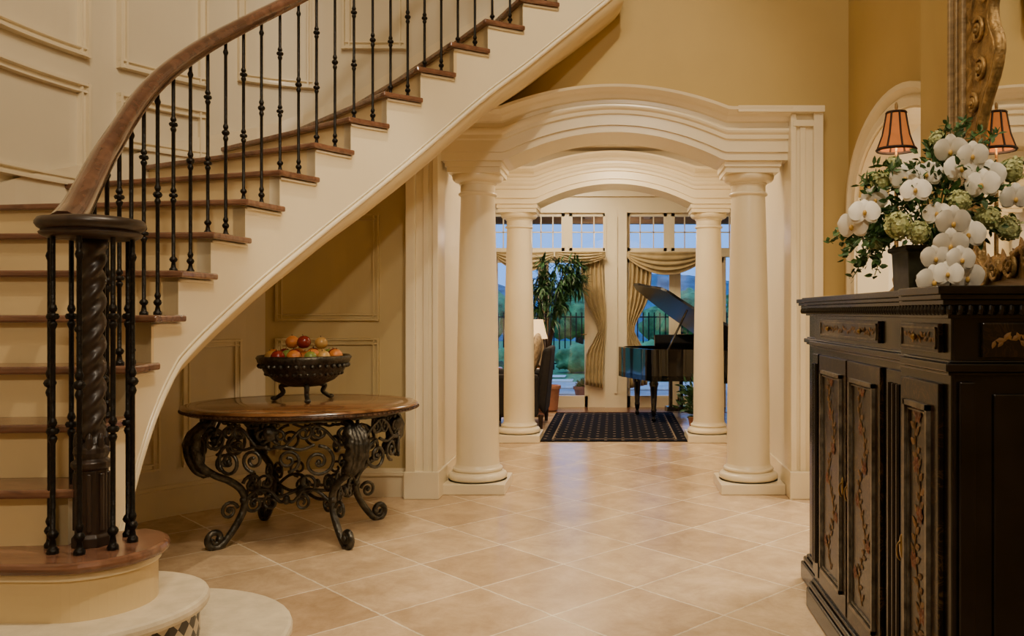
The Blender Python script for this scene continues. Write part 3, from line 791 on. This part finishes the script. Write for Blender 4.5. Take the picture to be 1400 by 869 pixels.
for (x,y0,y1) in ((.885,2.54,2.70),(.885,3.61,3.70)):
    m=MB().box(x-.012,x,y0,y1,.16,1.12)
    for i in range(3): yy=y0+(y1-y0)*(i+1)/4; m.tube([(x-.013,yy,.22),(x-.013,yy,1.08)],.010,6)
    m.obj('pilaster',LACQ,cb,bevel=.002)
ef=MB().box(.90,1.45,2.055,2.07,1.19,1.275).obj('end_frieze',PAINTED2,cb,bevel=.003)
g=MB()
for i in range(26):
    xx=.93+i*.02; g.leaf((xx,2.0535,1.232),(.8,0,.9*math.sin(i*1.3)),(0,1,0),.028,.014,0); g.leaf((xx,2.0535,1.232),(-.3,0,-.8*math.cos(i*1.1)),(0,1,0),.022,.011,0)
g.obj('painted_vine',FLORAL,ef)
MB().box(.845,.885,2.056,2.07,.15,1.13).obj('end_stile',LACQ,cb,bevel=.004)
MB().box(.93,1.45,2.062,2.07,.2,1.10).obj('end_panel',LACQ,cb,bevel=.004)

# ---------------------------------------------------------------- mirror
mr=empty('wall_mirror',(1.48,2.8,1.38),'large ornate gilt framed mirror above the black cabinet','mirror')
mb=MB()
Y0,Y1,Z0,Z1=2.05,3.63,1.372,3.3
mb.box(1.455,1.498,Y1-.15,Y1,Z0,Z1); mb.box(1.455,1.498,Y0,Y0+.15,Z0,Z1); mb.box(1.456,1.497,Y0+.01,Y1-.01,Z1-.11,Z1-.001); mb.box(1.456,1.497,Y0+.01,Y1-.01,Z0+.001,Z0+.07)
mb.box(1.435,1.47,Y1-.022,Y1+.002,Z0+.002,Z1); mb.box(1.445,1.47,Y1-.07,Y1-.055,Z0+.002,Z1); mb.box(1.435,1.47,Y1-.155,Y1-.135,Z0+.002,Z1); mb.box(1.44,1.47,Y0+.135,Y0+.155,Z0+.002,Z1)
mb.obj('outer_frame',GILT2,mr,bevel=.005)
MB().box(1.460,1.470,Y0+.1,Y1-.1,Z0+.05,Z1-.1).obj('glass',MIRR,mr)
mb=MB()
edge=[(Y1-.30,1.44),(Y1-.27,1.6),(Y1-.26,1.8),(Y1-.28,2.0),(Y1-.34,2.12),(Y1-.42,2.22),(Y1-.45,2.32),(Y1-.40,2.42),(Y1-.40,2.50),(Y1-.48,2.60),(Y1-.56,2.70),(Y1-.66,2.78),(Y1-.79,2.84)]
e3=catm([(1.456,a,b) for a,b in edge],6); mb.tube(e3,.017,10); mb.tube([p+Vector((-.004,.035,-.0)) for p in e3],.007,6)
mir=[Vector((p.x,Y0+Y1-p.y,p.z)) for p in e3]; mb.tube(mir,.018,10)
rows=[[(1.453,p.y,p.z),(1.453,Y1-.14,p.z)] for p in e3]
mb.grid(rows); mb.grid([[(1.453,p.y,p.z),(1.453,p.y,Z1-.1)] for p in e3[48:]]); mb.grid([[(1.453,p.y,p.z),(1.453,Y0+.14,p.z)] for p in mir])
for (y,z,r) in ((Y1-.30,2.26,.05),(Y1-.24,2.14,.04),(Y1-.28,2.42,.055),(Y1-.34,2.56,.06),(Y1-.22,2.0,.03),(Y1-.46,2.70,.05)):
    mb.tube([(1.445,a,b) for a,b in spiral((y,z),r,.01,1,1.6)],.009,6); mb.ell((1.44,y,z),.014,.014,.014,8,6)
for i in range(16):
    mb.leaf((1.44,Y1-.20-.03*(i%2),1.46+.075*i),(-.1,(.4 if i%2 else -.4),.7),(-1,0,0),.075,.035)
low=[(Y1-.26,1.52),(Y1-.34,1.47),(Y1-.42,1.50),(Y1-.52,1.46),(Y1-.62,1.52),(Y1-.79,1.55)]
l3=catm([(1.45,a,b) for a,b in low],6); mb.tube(l3,.018,8)
mb.grid([[(1.452,p.y,p.z),(1.452,p.y,Z0+.05)] for p in l3])
for (y,z,r) in ((Y1-.24,1.47,.045),(Y1-.34,1.44,.045),(Y1-.44,1.46,.045),(Y1-.56,1.47,.05),(Y1-.70,1.5,.05)):
    mb.tube([(1.44,a,b) for a,b in spiral((y,z),r,.01,2,1.6)],.010,6); mb.leaf((1.435,y,z),(-.1,.5,.6),(-1,0,0),.09,.05)
mb.obj('carved_ornament',GOLD,mr,smooth=True)

# ---------------------------------------------------------------- buffet lamp
lp=empty('table_lamp',(1.24,3.70,1.365),'slim buffet lamp with amber bell shade on the cabinet','lamp')
MB().lathe((0,0,0),[(.05,0),(.052,.015),(.03,.03),(.012,.05),(.018,.08),(.010,.11),(.009,.35),(.016,.37),(.009,.40),(.008,.56),(.014,.58),(.006,.60),(.006,.68)],16).obj('lamp_base',GOLD,lp,smooth=True,local=True)
sc=lambda a,z:1+.012*math.cos(a*16)
MB().lathe((0,0,0),[(.082,.65),(.074,.672),(.060,.71),(.050,.76),(.043,.80),(.040,.812)],48,fl=sc,cap=False).obj('lamp_shade',SHADE1,lp,smooth=True,local=True)
mb=MB()
for i in range(8):
    a=2*pi*i/8; mb.tube([((r+.001)*math.cos(a),(r+.001)*math.sin(a),z) for r,z in ((.082,.65),(.074,.672),(.060,.71),(.050,.76),(.043,.80),(.041,.812))],.005,5)
mb.tube([(.082*math.cos(t*pi/16),.082*math.sin(t*pi/16),.65) for t in range(32)],.007,5,closed=True)
mb.tube([(.041*math.cos(t*pi/16),.041*math.sin(t*pi/16),.812) for t in range(32)],.006,5,closed=True)
mb.obj('shade_trim',DARKTRIM,lp,local=True)
MB().ell((0,0,.84),.008,.008,.02,8,6).obj('finial',GOLD,lp,smooth=True,local=True)

# ---------------------------------------------------------------- flowers
fa=empty('flower_arrangement',(1.085,2.90,1.366),'white orchids, cream hydrangeas and ivy in a bronze planter','flowers')
mb=MB(); rows=[]
for s_,z in ((.075,0),(.08,.005),(.085,.14),(.095,.145),(.095,.16),(.08,.16),(.08,.13)):
    rows.append([(-s_*1.2,-s_,z),(s_*1.2,-s_,z),(s_*1.2,s_,z),(-s_*1.2,s_,z)])
mb.grid(rows,closev=True); b0=len(mb.v)-4; mb.f.append((b0,b0+1,b0+2,b0+3)); mb.f.append((0,1,2,3))
mb.obj('planter',PLANTER,fa,local=True,bevel=.004)
def wp(x,y,Y): return Vector(((x-840)*Y/1150,Y,1.3+(427-y)*Y/1150))
mb=MB()
def rdir():
    v=Vector((random.gauss(0,1),random.gauss(0,1),random.gauss(0,1))); return v.normalized()
for i in range(950):
    v=rdir(); rad=random.uniform(.3,1.0)
    p=Vector((1.12+v.x*.26*rad,2.93+v.y*.20*rad,1.69+v.z*.19*rad))
    if p.z<1.53: continue
    if p.x<1.06 and p.z>1.80: continue
    mb.leaf(p,(v+rdir()*.8),rdir(),random.uniform(.022,.045),random.uniform(.012,.022),random.uniform(0,.5))
for i in range(20):
    p=Vector((1.0,2.93,1.55)); e=Vector((random.uniform(.80,.95),random.uniform(2.82,3.2),random.uniform(1.42,1.62)))
    mid=(p+e)/2+Vector((0,0,.06)); cc=catm([p,mid,e],6)
    mb.tube(cc,.002,4)
    for q in cc[3:]:
        for j in range(3): mb.leaf(q+rdir()*.01,rdir()+Vector((-.5,0,.1)),rdir(),.030,.018,.2)
for i in range(26):
    b=Vector((1.12,2.92,1.72))
    if i%2: e=b+Vector((random.uniform(-.02,.20),random.uniform(-.1,.15),random.uniform(.10,.24)))
    else: e=b+Vector((random.uniform(-.28,-.12),random.uniform(-.1,.15),random.uniform(-.02,.08)))
    cc=catm([b,(b+e)/2+Vector((0,0,.03)),e],6); mb.tube(cc,.002,4)
    for q in cc[4:]:
        for j in range(3): mb.leaf(q,rdir()+Vector((0,0,.4)),rdir(),.032,.014,.2)
mb.obj('foliage',LEAF,fa)
def orchidmesh():
    mb=MB()
    def petal(a,l,w,tilt,zo):
        rows=[]
        d=Vector((math.cos(a),math.sin(a),0)); s_=Vector((-d.y,d.x,0))
        for i in range(8):
            t=i/7; ww=w*math.sin(pi*(.08+.90*t))**.55
            rows.append([tuple(d*(l*t)+s_*(ww*f)+Vector((0,0,zo+tilt*t*l-.10*l*f*f+.10*l*math.sin(pi*t)-.10*l*t*t))) for f in (-1,-.5,0,.5,1)])
        mb.grid(rows)
    petal(pi/2,.044,.018,.0,0); petal(pi/2+2.25,.043,.017,.0,0); petal(pi/2-2.25,.043,.017,.0,0)
    petal(.18,.046,.031,.06,.003); petal(pi-.18,.046,.031,.06,.003)
    return mb
om=orchidmesh().obj('orchid_blossom',PETAL,fa,smooth=True,local=True)
lipm=MB().ell((0,-.006,.010),.006,.009,.008,8,6).obj('orchid_lip',THROAT,om,smooth=True,local=True)
opx=[(1330,212,2.78),(1300,205,2.84),(1352,240,2.82),(1252,260,2.74),(1236,243,2.84),(1343,252,2.76),(1268,238,2.86),(1182,290,2.80),(1166,308,2.84),(1196,272,2.88),
     (1303,303,2.70),(1281,292,2.74),(1324,320,2.72),(1300,334,2.68),(1280,352,2.70),(1314,354,2.66),(1296,374,2.66),(1276,384,2.68),(1322,378,2.70),(1388,270,2.8),(1314,230,2.8)]
for i,(x,y,Y) in enumerate(opx):
    if i==0: o=om
    else: o=om.copy(); COL.objects.link(o); l2=lipm.copy(); COL.objects.link(l2); l2.parent=o
    o.parent=fa; o.location=wp(x,y,Y)-fa.location
    dirv=(Vector((-.35,-1,-.05))+rdir()*.38).normalized(); o.rotation_euler=dirv.to_track_quat('Z','Y').to_euler(); s_=random.uniform(1.0,1.25); o.scale=(s_,s_,s_)
def hyd():
    mb=MB()
    for i in range(90):
        v=rdir(); p=v*.052
        for j in range(4):
            a=rdir(); mb.leaf(p,(a-v*a.dot(v)*.7),v,.016,.014,.1)
    mb.ell((0,0,0),.044,.044,.044,10,8); return mb
hm=hyd().obj('hydrangea_head',HYD,fa,local=True)
for i,(x,y,Y,s_) in enumerate([(1228,308,2.76,.85),(1204,248,2.9,.65),(1312,275,2.78,.7),(1384,232,2.85,.8),(1256,318,2.76,.7),(1197,332,2.95,.5),(1350,298,2.80,.75),(1282,192,2.95,.6),(1378,312,2.9,.8),(1222,225,2.98,.55)]):
    o=hm if i==0 else hm.copy()
    if i: COL.objects.link(o)
    o.parent=fa; o.location=wp(x,y,Y)-fa.location; o.scale=(s_,s_,s_); o.rotation_euler=(i,i*2,i)
mb=MB()
for (x,y,Y) in opx:
    mb.tube(catm([(1.10,2.90,1.49),(Vector((1.10,2.90,1.5))+wp(x,y,Y))/2+Vector((0,.03,.08)),wp(x,y,Y)+Vector((0,.01,0))],5),.003,5)
mb.obj('stems',LEAF,fa)

# ---------------------------------------------------------------- living room
S(MB().box(-4.4,-1.43,8.62,8.8,0,3.1).obj('wall_living_left_partition',CREAMW))
S(MB().box(1.43,4.6,8.62,8.8,0,3.1).obj('wall_living_right_partition',CREAMW))
S(MB().box(-4.5,-4.4,8.6,11.6,0,3.1).obj('wall_living_left',CREAMW))
S(MB().box(4.6,4.7,8.6,11.6,0,3.1).obj('wall_living_right',CREAMW))
S(MB().box(-4.5,4.7,8.85,11.7,3.1,3.2).obj('ceiling_living_room',CEIL))
mb=MB(); WY=11.5
mb.box(-4.5,4.7,WY,WY+.15,2.66,3.1)
mb.box(-4.5,-2.2,WY,WY+.15,0,2.66); mb.box(1.95,4.7,WY,WY+.15,0,2.66)
mb.box(-.11,.15,WY-.05,WY+.15,0,2.66)
mb.box(-2.2,1.95,WY,WY+.13,2.06,2.14)
S(mb.obj('wall_window_side',CREAM))
S(MB().box(-4.4,4.6,WY-.07,WY+.001,2.88,2.98).box(-4.4,4.6,WY-.04,WY+.001,2.66,2.70).box(-4.4,4.6,WY-.11,WY+.001,2.98,3.10).box(-2.2,1.95,WY-.03,WY+.001,2.06,2.09).box(-.13,-.11,WY-.06,WY,0,2.66).box(.15,.17,WY-.06,WY,0,2.66).box(.0,.04,WY-.065,WY-.05,.2,2.6).obj('trim_%d'%k,CREAM)); k+=1
S(MB().box(-4.4,4.6,10.95,WY,.0,.006).obj('trim_%d'%k,DARKW)); k+=1
wi=1
for (a,b) in ((-2.2,-1.72),(-1.68,-1.21),(-1.17,-.68),(-.62,-.11),(.17,.72),(.78,1.33),(1.39,1.95)):
    mb=MB(); y0,y1=WY+.02,WY+.07; z0,z1=2.14,2.66; w=.045
    mb.box(a-.03,a+w,y0,y1,z0,z1); mb.box(b-w,b+.03,y0,y1,z0,z1); mb.box(a,b,y0,y1,z0,z0+w); mb.box(a,b,y0,y1,z1-w,z1)
    for i in (1,2): x=a+(b-a)*i/3; mb.box(x-.008,x+.008,y0+.01,y1-.01,z0,z1)
    mb.box(a,b,y0+.01,y1-.01,(z0+z1)/2-.008,(z0+z1)/2+.008)
    o=S(mb.obj('window_%d'%wi,CREAM)); wi+=1
    S(MB().box(a,b,WY+.044,WY+.047,z0,z1).obj('glass_pane',GLASS,o))
di=1
for (a,b) in ((-1.65,-1.0),(-.95,-.36),(.17,.80),(.86,1.5)):
    mb=MB(); y0,y1=WY+.03,WY+.08; z0,z1=0.0,2.06
    mb.box(a-.03,a+.05,y0,y1,z0,z1); mb.box(b-.05,b+.03,y0,y1,z0,z1); mb.box(a,b,y0,y1,z0,.16); mb.box(a,b,y0,y1,z1-.08,z1)
    o=S(mb.obj('door_%d'%di,CREAM,bevel=.004)); di+=1
    S(MB().box(a+.04,b-.04,WY+.05,WY+.054,.14,z1-.06).obj('glass_pane',GLASS,o))
    MB().tube([(a+.025 if a>0 else b-.025,y0,1.0),(a+.025 if a>0 else b-.025,y0-.04,1.0),(a+.10 if a>0 else b-.10,y0-.04,1.0)],.008,6).obj('handle',BRASS,o)
S(MB().box(-.33,-.11,WY,WY+.12,0,2.06).obj('wall_window_pier',CREAM))
def curtain(xe,dirn,label):
    mb=MB(); rows=[]
    for i in range(25):
        z=2.12-1.85*i/24
        w=.30-.20*math.exp(-((z-1.05)/.30)**2)
        if z<1.0: w=min(w+.02,.24)
        row=[]
        for j in range(41):
            f=j/40; x=xe+dirn*(f*w+(.02*math.sin(z*4))+.012); y=WY-.09+.025*math.sin(f*2*pi*5)*(w/.34+.3)
            row.append((x,y,z+.05*f*(1 if z<.5 else 0)))
        rows.append(row)
    mb.grid(rows); o=mb.obj('curtain',DRAPE,smooth=True); s_=o.modifiers.new('s','SOLIDIFY'); s_.thickness=.006
    tag(o,label,'curtain','gold silk window drapes')
curtain(-.13,-1,'gold silk drape gathered beside the pillar'); curtain(.18,1,'gold silk drape gathered beside the pillar')
def swag(x0,x1,drop):
    mb=MB(); rows=[]
    for i in range(19):
        v=i/18; row=[]
        for j in range(33):
            f=j/32; s_=math.sin(pi*f)**.75
            z=2.12-v*(.06+drop*s_)+.012*math.sin(v*30)*s_; y=WY-.15-.025*math.sin(v*2*pi*4)*(.3+s_)*.8-.03*s_
            row.append((x0+(x1-x0)*f,y,z))
        rows.append(row)
    mb.grid(rows); o=mb.obj('swag_valance',DRAPE,smooth=True); s2=o.modifiers.new('s','SOLIDIFY'); s2.thickness=.006
    tag(o,'gold silk swag valance draped over the window top','valance','gold silk swags')
swag(-.80,-.12,.10); swag(-1.6,-.82,.20); swag(.17,1.25,.24)
rug=MB().box(-.75,.75,8.46,10.85,0.0,.012).obj('rug',rugmat(.75,1.195),loc=(0,9.655,0)); tag(rug,'black rug with small gold dots and thin border','rug')

pn=empty('grand_piano',(.75,10.2,0),'glossy black grand piano with raised lid','piano')
out=[(.14,9.98),(.10,10.25),(.10,10.95),(1.30,10.95),(1.30,9.60),(1.24,9.42),(1.08,9.34),(.90,9.38),(.76,9.52),(.62,9.72),(.40,9.84),(.22,9.88)]
out=[(a,b+.1) for a,b in out]
outc=[(p.x,p.y) for p in catm([(a,b,0) for a,b in out]+[(out[0][0],out[0][1],0)],4)][:-1]
mb=MB().prism(outc,.50,.56)
rows=[]; c=Vector((.75,10.3))
for s_,z in ((1,.50),(1,.87),(.94,.87),(.94,.60)): rows.append([((a-c.x)*s_+c.x,(b-c.y)*s_+c.y,z) for a,b in outc])
mb.grid(rows,closev=True); mb.obj('case',BLACKP,pn,smooth=True,autos=40)
MB().prism([((a-c.x)*.93+c.x,(b-c.y)*.93+c.y) for a,b in outc],.74,.78).obj('iron_plate',GOLD,pn)
H=Vector((1.30,.88)); ang=math.radians(35)
mb=MB(); n=len(outc)
low=[(H.x-(H.x-a)*1.04*math.cos(ang),b,H.y+(H.x-a)*1.04*math.sin(ang)) for a,b in outc]
up=[(x+.016,y,z+.024) for x,y,z in low]
mb.add(low+up,[tuple(range(n-1,-1,-1)),tuple(range(n,2*n))]+[(i,(i+1)%n,n+(i+1)%n,n+i) for i in range(n)])
mb.obj('lid',BLACKL,pn)
MB().tube([(.36,9.98,.84),(.62,10.02,1.33)],.013,6).obj('lid_prop',BLACKP,pn)
for (x,y) in ((.24,10.12),(1.18,10.85),(.24,10.85),(1.12,9.66)):
    mb=MB().lathe((x,y,0.013),[(.02,.0),(.026,.02),(.026,.04),(.018,.06),(.028,.09),(.035,.14),(.03,.16),(.045,.40),(.06,.45),(.05,.47),(.065,.50)],12); mb.obj('leg',BLACKP,pn,smooth=True)
mb=MB().box(.62,.66,10.7,10.74,.1,.54).box(.76,.80,10.7,10.74,.1,.54).box(.58,.84,10.66,10.78,.06,.12); mb.obj('pedal_lyre',BLACKP,pn)
MB().box(.16,1.24,11.0,11.14,.60,.72).obj('keyslip',BLACKP,pn)
mb=MB()
for i in range(36): mb.box(.19+i*.028,.19+i*.028+.026,11.0,11.13,.72,.735)
mb.obj('keyboard',IVORY,pn)
MB().box(.45,1.0,10.78,10.80,.80,1.02).obj('music_desk',BLACKP,pn)
pn.location=(.94,10.12,0); pn.rotation_euler=(0,0,math.radians(14))

ac=empty('armchair',(-1.09,9.75,0),'dark upholstered armchair with patterned cushion beside the rug','chair')
MB().box(-1.42,-.90,9.38,10.12,.14,.42).obj('seat',UPH,ac,bevel=.04)
mb=MB(); mb.add([(-.90,9.40,.30),(-.78,9.40,.14),(-.78,10.10,.14),(-.90,10.10,.30),(-.80,9.42,.90),(-.70,9.42,.92),(-.70,10.08,.92),(-.80,10.08,.90)],[(0,3,2,1),(4,5,6,7),(0,1,5,4),(1,2,6,5),(2,3,7,6),(3,0,4,7)])
mb.obj('backrest',UPH,ac,bevel=.04)
MB().box(-1.42,-.84,9.27,9.38,.14,.62).obj('armrest',UPH,ac,bevel=.045); MB().box(-1.42,-.84,10.12,10.23,.14,.62).obj('armrest',UPH,ac,bevel=.045)
for x in (-1.38,-.82):
    for y in (9.37,10.12): MB().lathe((x,y,0),[(.018,0),(.03,.16)],8).obj('leg',DARKTRIM,ac)
cu=MB().ell((-.91,9.62,.83),.07,.22,.24,16,12,M=Matrix.Rotation(.18,3,'Y')).obj('cushion',CUSH,smooth=True); tag(cu,'floral patterned cushion leaning on the dark armchair','cushion')
def sidelamp(x,y,lb):
    t=empty('side_table',(x,y,0),'small round dark wood side table','table','living room side tables')
    MB().lathe((0,0,0),[(.16,0),(.16,.02),(.03,.05),(.025,.30),(.04,.40),(.025,.55),(.20,.585),(.21,.60),(.20,.61)],20).obj('pedestal_and_top',DARKW,t,smooth=True,autos=40,local=True)
    l=empty('lamp',(x,y,.611),lb,'lamp','living room table lamps')
    MB().lathe((0,0,0),[(.06,0),(.06,.02),(.03,.04),(.06,.12),(.07,.2),(.03,.30),(.012,.33),(.010,.42)],16).obj('lamp_base',BRASS,l,smooth=True,local=True)
    MB().lathe((0,0,0),[(.15,.36),(.12,.47),(.09,.60)],28,cap=False).obj('lamp_shade',SHADE2,l,smooth=True,local=True)
    return Vector((x,y,1.08))
L1=sidelamp(-.99,10.60,'glowing table lamp with ivory cone shade'); L2=sidelamp(-1.62,10.6,'glowing table lamp with ivory cone shade')
tp=empty('potted_tree',(-.88,11.10,0),'tall leafy indoor tree in a terracotta pot by the window','plant')
MB().lathe((0,0,0),[(.10,0),(.13,.02),(.16,.30),(.175,.30),(.175,.34),(.15,.34),(.13,.30)],20).obj('pot',TERRA,tp,smooth=True,autos=40,local=True)
mb=MB(); lf=MB()
for i in range(22):
    a=random.uniform(0,6.28); h=random.uniform(1.35,1.98); r=random.uniform(.15,.45)
    if i%3==0: a=random.uniform(-.5,.5); r=.46
    e=Vector((r*math.cos(a),min(.0,r*math.sin(a)*.4),h)); cc=catm([(0,0,.3),(.05*math.cos(a),0,.9),(e.x*.5,e.y*.6,h*.95),tuple(e)],6)
    mb.tube(cc,.008,5)
    for q in cc[10:]:
        for j in range(7):
            d=rdir()*.8+Vector((math.cos(a)*.5,-.1,-.0))
            if q.y+d.y*.2>.05: d.y=-abs(d.y)
            lf.leaf(q,d,(0,0,1),random.uniform(.12,.20),random.uniform(.022,.036),.4)
mb.obj('trunk',DARKTRIM,tp,local=True); lf.obj('foliage',LEAF2,tp,local=True)
fp=empty('potted_plant',(.90,9.14,0),'low green plant beside the column','plant')
MB().lathe((0,0,0),[(.07,0),(.10,.15),(.11,.17),(.09,.17)],14).obj('pot',TERRA,fp,local=True)
lf=MB()
for i in range(280):
    d=rdir(); d.z=abs(d.z); lf.leaf(Vector((0,0,.17))+d*random.uniform(.03,.20)+Vector((0,0,random.uniform(0,.27))),d,rdir(),.09,.035,.3)
lf.obj('foliage',LEAF2,fp,local=True)

# ---------------------------------------------------------------- garden
S(MB().box(-14,14,11.65,16,-.22,-.02).obj('ground_terrace',TERR))
S(MB().box(-30,30,16,45,-.22,-.03).obj('ground_lawn',GRASS))
for i,(x,y,w,d) in enumerate([(-.75,12.7,.9,.5),(-.9,13.7,.8,.45),(-1.05,14.8,.8,.5),(-1.2,16.2,.8,.5),(-1.4,17.3,.8,.5),(.5,13.0,.9,.5),(.6,14.5,.9,.5),(.75,16.4,.9,.5)]):
    o=MB().box(x-w/2,x+w/2,y-d/2,y+d/2,-.02,0.0).obj('paving_stone',PAVE,bevel=.01); tag(o,'pale rectangular stepping stone in the garden path','paving stone','garden stepping stones')
fe=empty('iron_fence',(0,19.6,0),'black iron picket fence across the garden','fence')
mb=MB()
for i in range(110): x=-7+i*.13; mb.box(x-.014,x+.014,19.59,19.61,-.03,1.30)
o=mb.obj('pickets',IRON,fe); o['kind']='stuff'
MB().box(-7,7.3,19.58,19.62,1.18,1.21).box(-7,7.3,19.58,19.62,.1,.13).obj('rails',IRON,fe)
for i,(x,y,r,h) in enumerate([(-3.6,18.2,.6,.5),(-2.2,18.4,.55,.45),(-.75,18.5,.6,.5),(.9,18.3,.6,.55),(2.5,18.2,.6,.5),(-.15,14.2,.3,.3),(-2.0,15.0,.4,.35)]):
    o=MB().ell((x,y,h*.6),r,r*.6,h*.6,24,16,ns=.35).obj('shrub',HEDGE,smooth=True); tag(o,'rounded green garden shrub at dusk','shrub','garden shrubs')
for i,(x,y) in enumerate([(-7.4,25),(-3.8,25),(-1.2,29),(1.9,25),(4.8,29),(7.6,25)]):
    t=empty('tree',(x,y,-.03),'leafy garden tree behind the iron fence','tree','garden trees')
    MB().tube([(0,0,0),(.05,0,1.0),(0,0,1.8)],.12,8).obj('trunk',DARKTRIM,t,local=True)
    mb=MB()
    for j in range(7): mb.ell((random.uniform(-.6,.6),random.uniform(-.5,.5),1.3+random.uniform(-.4,.5)),.75,.7,.6,14,10,ns=.4)
    mb.obj('canopy',HEDGE,t,smooth=True,local=True)
mb=MB(); rows=[]
for j in range(8):
    rows.append([(x*2.0,38+j*1.5,-1+(4.0+.9*mnoise.noise(Vector((x*.3,0,0)))+.5*mnoise.noise(Vector((x*.9,3,0))))*math.sin(min(1,j/5)*pi/2)) for x in range(-20,21)])
o=mb.grid(rows).obj('hillside',HILL,smooth=True); tag(o,'wooded blue-green hillside at dusk','hill')
for i,(x,y) in enumerate([(-.45,12.1),(-1.1,12.15)]):
    o=empty('terracotta_pot',(x,y,-.02),'terracotta pot with a small plant on the terrace','pot','terrace pots')
    MB().lathe((0,0,0),[(.08,0),(.13,.22),(.145,.22),(.145,.26),(.11,.26)],16).obj('pot_body',TERRA,o,local=True)
    lf=MB()
    for q in range(60):
        d=rdir(); d.z=abs(d.z); lf.leaf((0,0,.26),d,rdir(),.13,.03,.3)
    lf.obj('leaves',LEAF,o,local=True)
mb=MB().box(-6,6,11.66,13.2,2.86,2.92).box(-6,6,13.05,13.2,2.68,2.86)
for i in range(14): x=-5.8+i*.9; mb.box(x-.05,x+.05,11.66,13.2,2.74,2.86)
S(mb.obj('ceiling_porch',PORCH))

# ---------------------------------------------------------------- lights
WARM=(1,.82,.585)
def area(loc,tgt,size,e,c=WARM):
    l=bpy.data.lights.new('ceiling_or_fill_light','AREA'); l.shape='DISK'; l.size=size; l.energy=e; l.color=c
    o=bpy.data.objects.new('ceiling_or_fill_light',l); COL.objects.link(o); o.location=loc
    o.rotation_euler=(Vector(tgt)-Vector(loc)).to_track_quat('-Z','Y').to_euler(); return o
def spot(loc,tgt,e,ang,c=WARM,blend=.6,r=.06):
    l=bpy.data.lights.new('spotlight','SPOT'); l.energy=e; l.color=c; l.spot_size=math.radians(ang); l.spot_blend=blend; l.shadow_soft_size=r
    o=bpy.data.objects.new('spotlight',l); COL.objects.link(o); o.location=loc
    o.rotation_euler=(Vector(tgt)-Vector(loc)).to_track_quat('-Z','Y').to_euler(); return o
def point(loc,e,c=(1,.72,.42),r=.05):
    l=bpy.data.lights.new('bulb_or_fill','POINT'); l.energy=e; l.color=c; l.shadow_soft_size=r
    o=bpy.data.objects.new('bulb_or_fill',l); COL.objects.link(o); o.location=loc; return o
area((-.4,1.6,5.8),(-.6,3.6,0),1.2,60)
area((.4,-1.5,4.6),(-1.6,4.2,1.2),.5,85,(1,.85,.64))  # fill added behind the camera, below the ceiling, aimed at the stair
spot((.6,1.8,5.7),(-1.5,3.2,.6),430,42,blend=.9,r=.04)
spot((.2,1.6,5.4),(-3.0,4.9,2.7),300,42,blend=.9,r=.04)
spot((.5,2.4,5.7),(-.3,3.5,0),420,36,blend=.9,r=.04)
spot((-.2,3.4,5.8),(.2,5.0,0),260,36,blend=.9,r=.04)
spot((.4,2.6,5.6),(0,5.95,2.1),290,46,r=.06,blend=.8)
spot((-.5,3.6,5.8),(-1.86,4.95,.8),300,22,r=.03)
spot((.3,2.2,3.4),(-2.0,5.8,1.1),150,34,blend=.9)
spot((-.2,2.4,4.2),(1.2,2.9,1.6),75,40)
point((0,6.78,2.74),20,(1,.74,.46),.08)  # fill point added out of view to brighten the passage's rear wall
area((0,7.5,2.90),(0,7.5,0),.6,36)
area((-.6,10.1,3.05),(-.2,10.4,0),1.2,88,(1,.78,.50))
area((2.8,5.4,3.15),(2.8,5.4,0),1.0,140,(1,.88,.72))
point((1.24,3.70,2.08),2.5); point(tuple(L1),4); point(tuple(L2),4)
point((.02,12.5,2.45),26,(1,.70,.42),.05)  # fill point added behind the pillar to warm the porch underside
sl=bpy.data.lights.new('garden_fill_sun','SUN'); sl.energy=1.8; sl.color=(.45,.68,1); sl.angle=.6  # blue sun lamp added to brighten the garden
so=bpy.data.objects.new('garden_fill_sun',sl); COL.objects.link(so); so.location=(0,14,9); so.rotation_euler=Vector((.2,.55,-.8)).to_track_quat('-Z','Y').to_euler()
w=bpy.data.worlds.new('World'); bpy.context.scene.world=w; w.use_nodes=True
bg=w.node_tree.nodes['Background']
tc=w.node_tree.nodes.new('ShaderNodeTexCoord'); sp=w.node_tree.nodes.new('ShaderNodeSeparateXYZ'); rp=w.node_tree.nodes.new('ShaderNodeValToRGB')
w.node_tree.links.new(tc.outputs['Generated'],sp.inputs[0]); w.node_tree.links.new(sp.outputs[2],rp.inputs[0]); w.node_tree.links.new(rp.outputs[0],bg.inputs[0])
rp.color_ramp.elements[0].color=(.10,.28,.72,1); rp.color_ramp.elements[1].color=(.08,.23,.66,1); rp.color_ramp.elements[1].position=.6
bg.inputs[1].default_value=2.7

# ---------------------------------------------------------------- camera
cam=bpy.data.cameras.new('camera'); co=bpy.data.objects.new('camera',cam); COL.objects.link(co)
co.location=(0,0,1.3); co.rotation_euler=(pi/2,0,0)
cam.sensor_width=36; cam.sensor_fit='HORIZONTAL'; cam.lens=36*1150/1400
cam.shift_x=-140/1400; cam.shift_y=-7.5/1400; cam.clip_start=.05; cam.clip_end=200
bpy.context.scene.camera=co
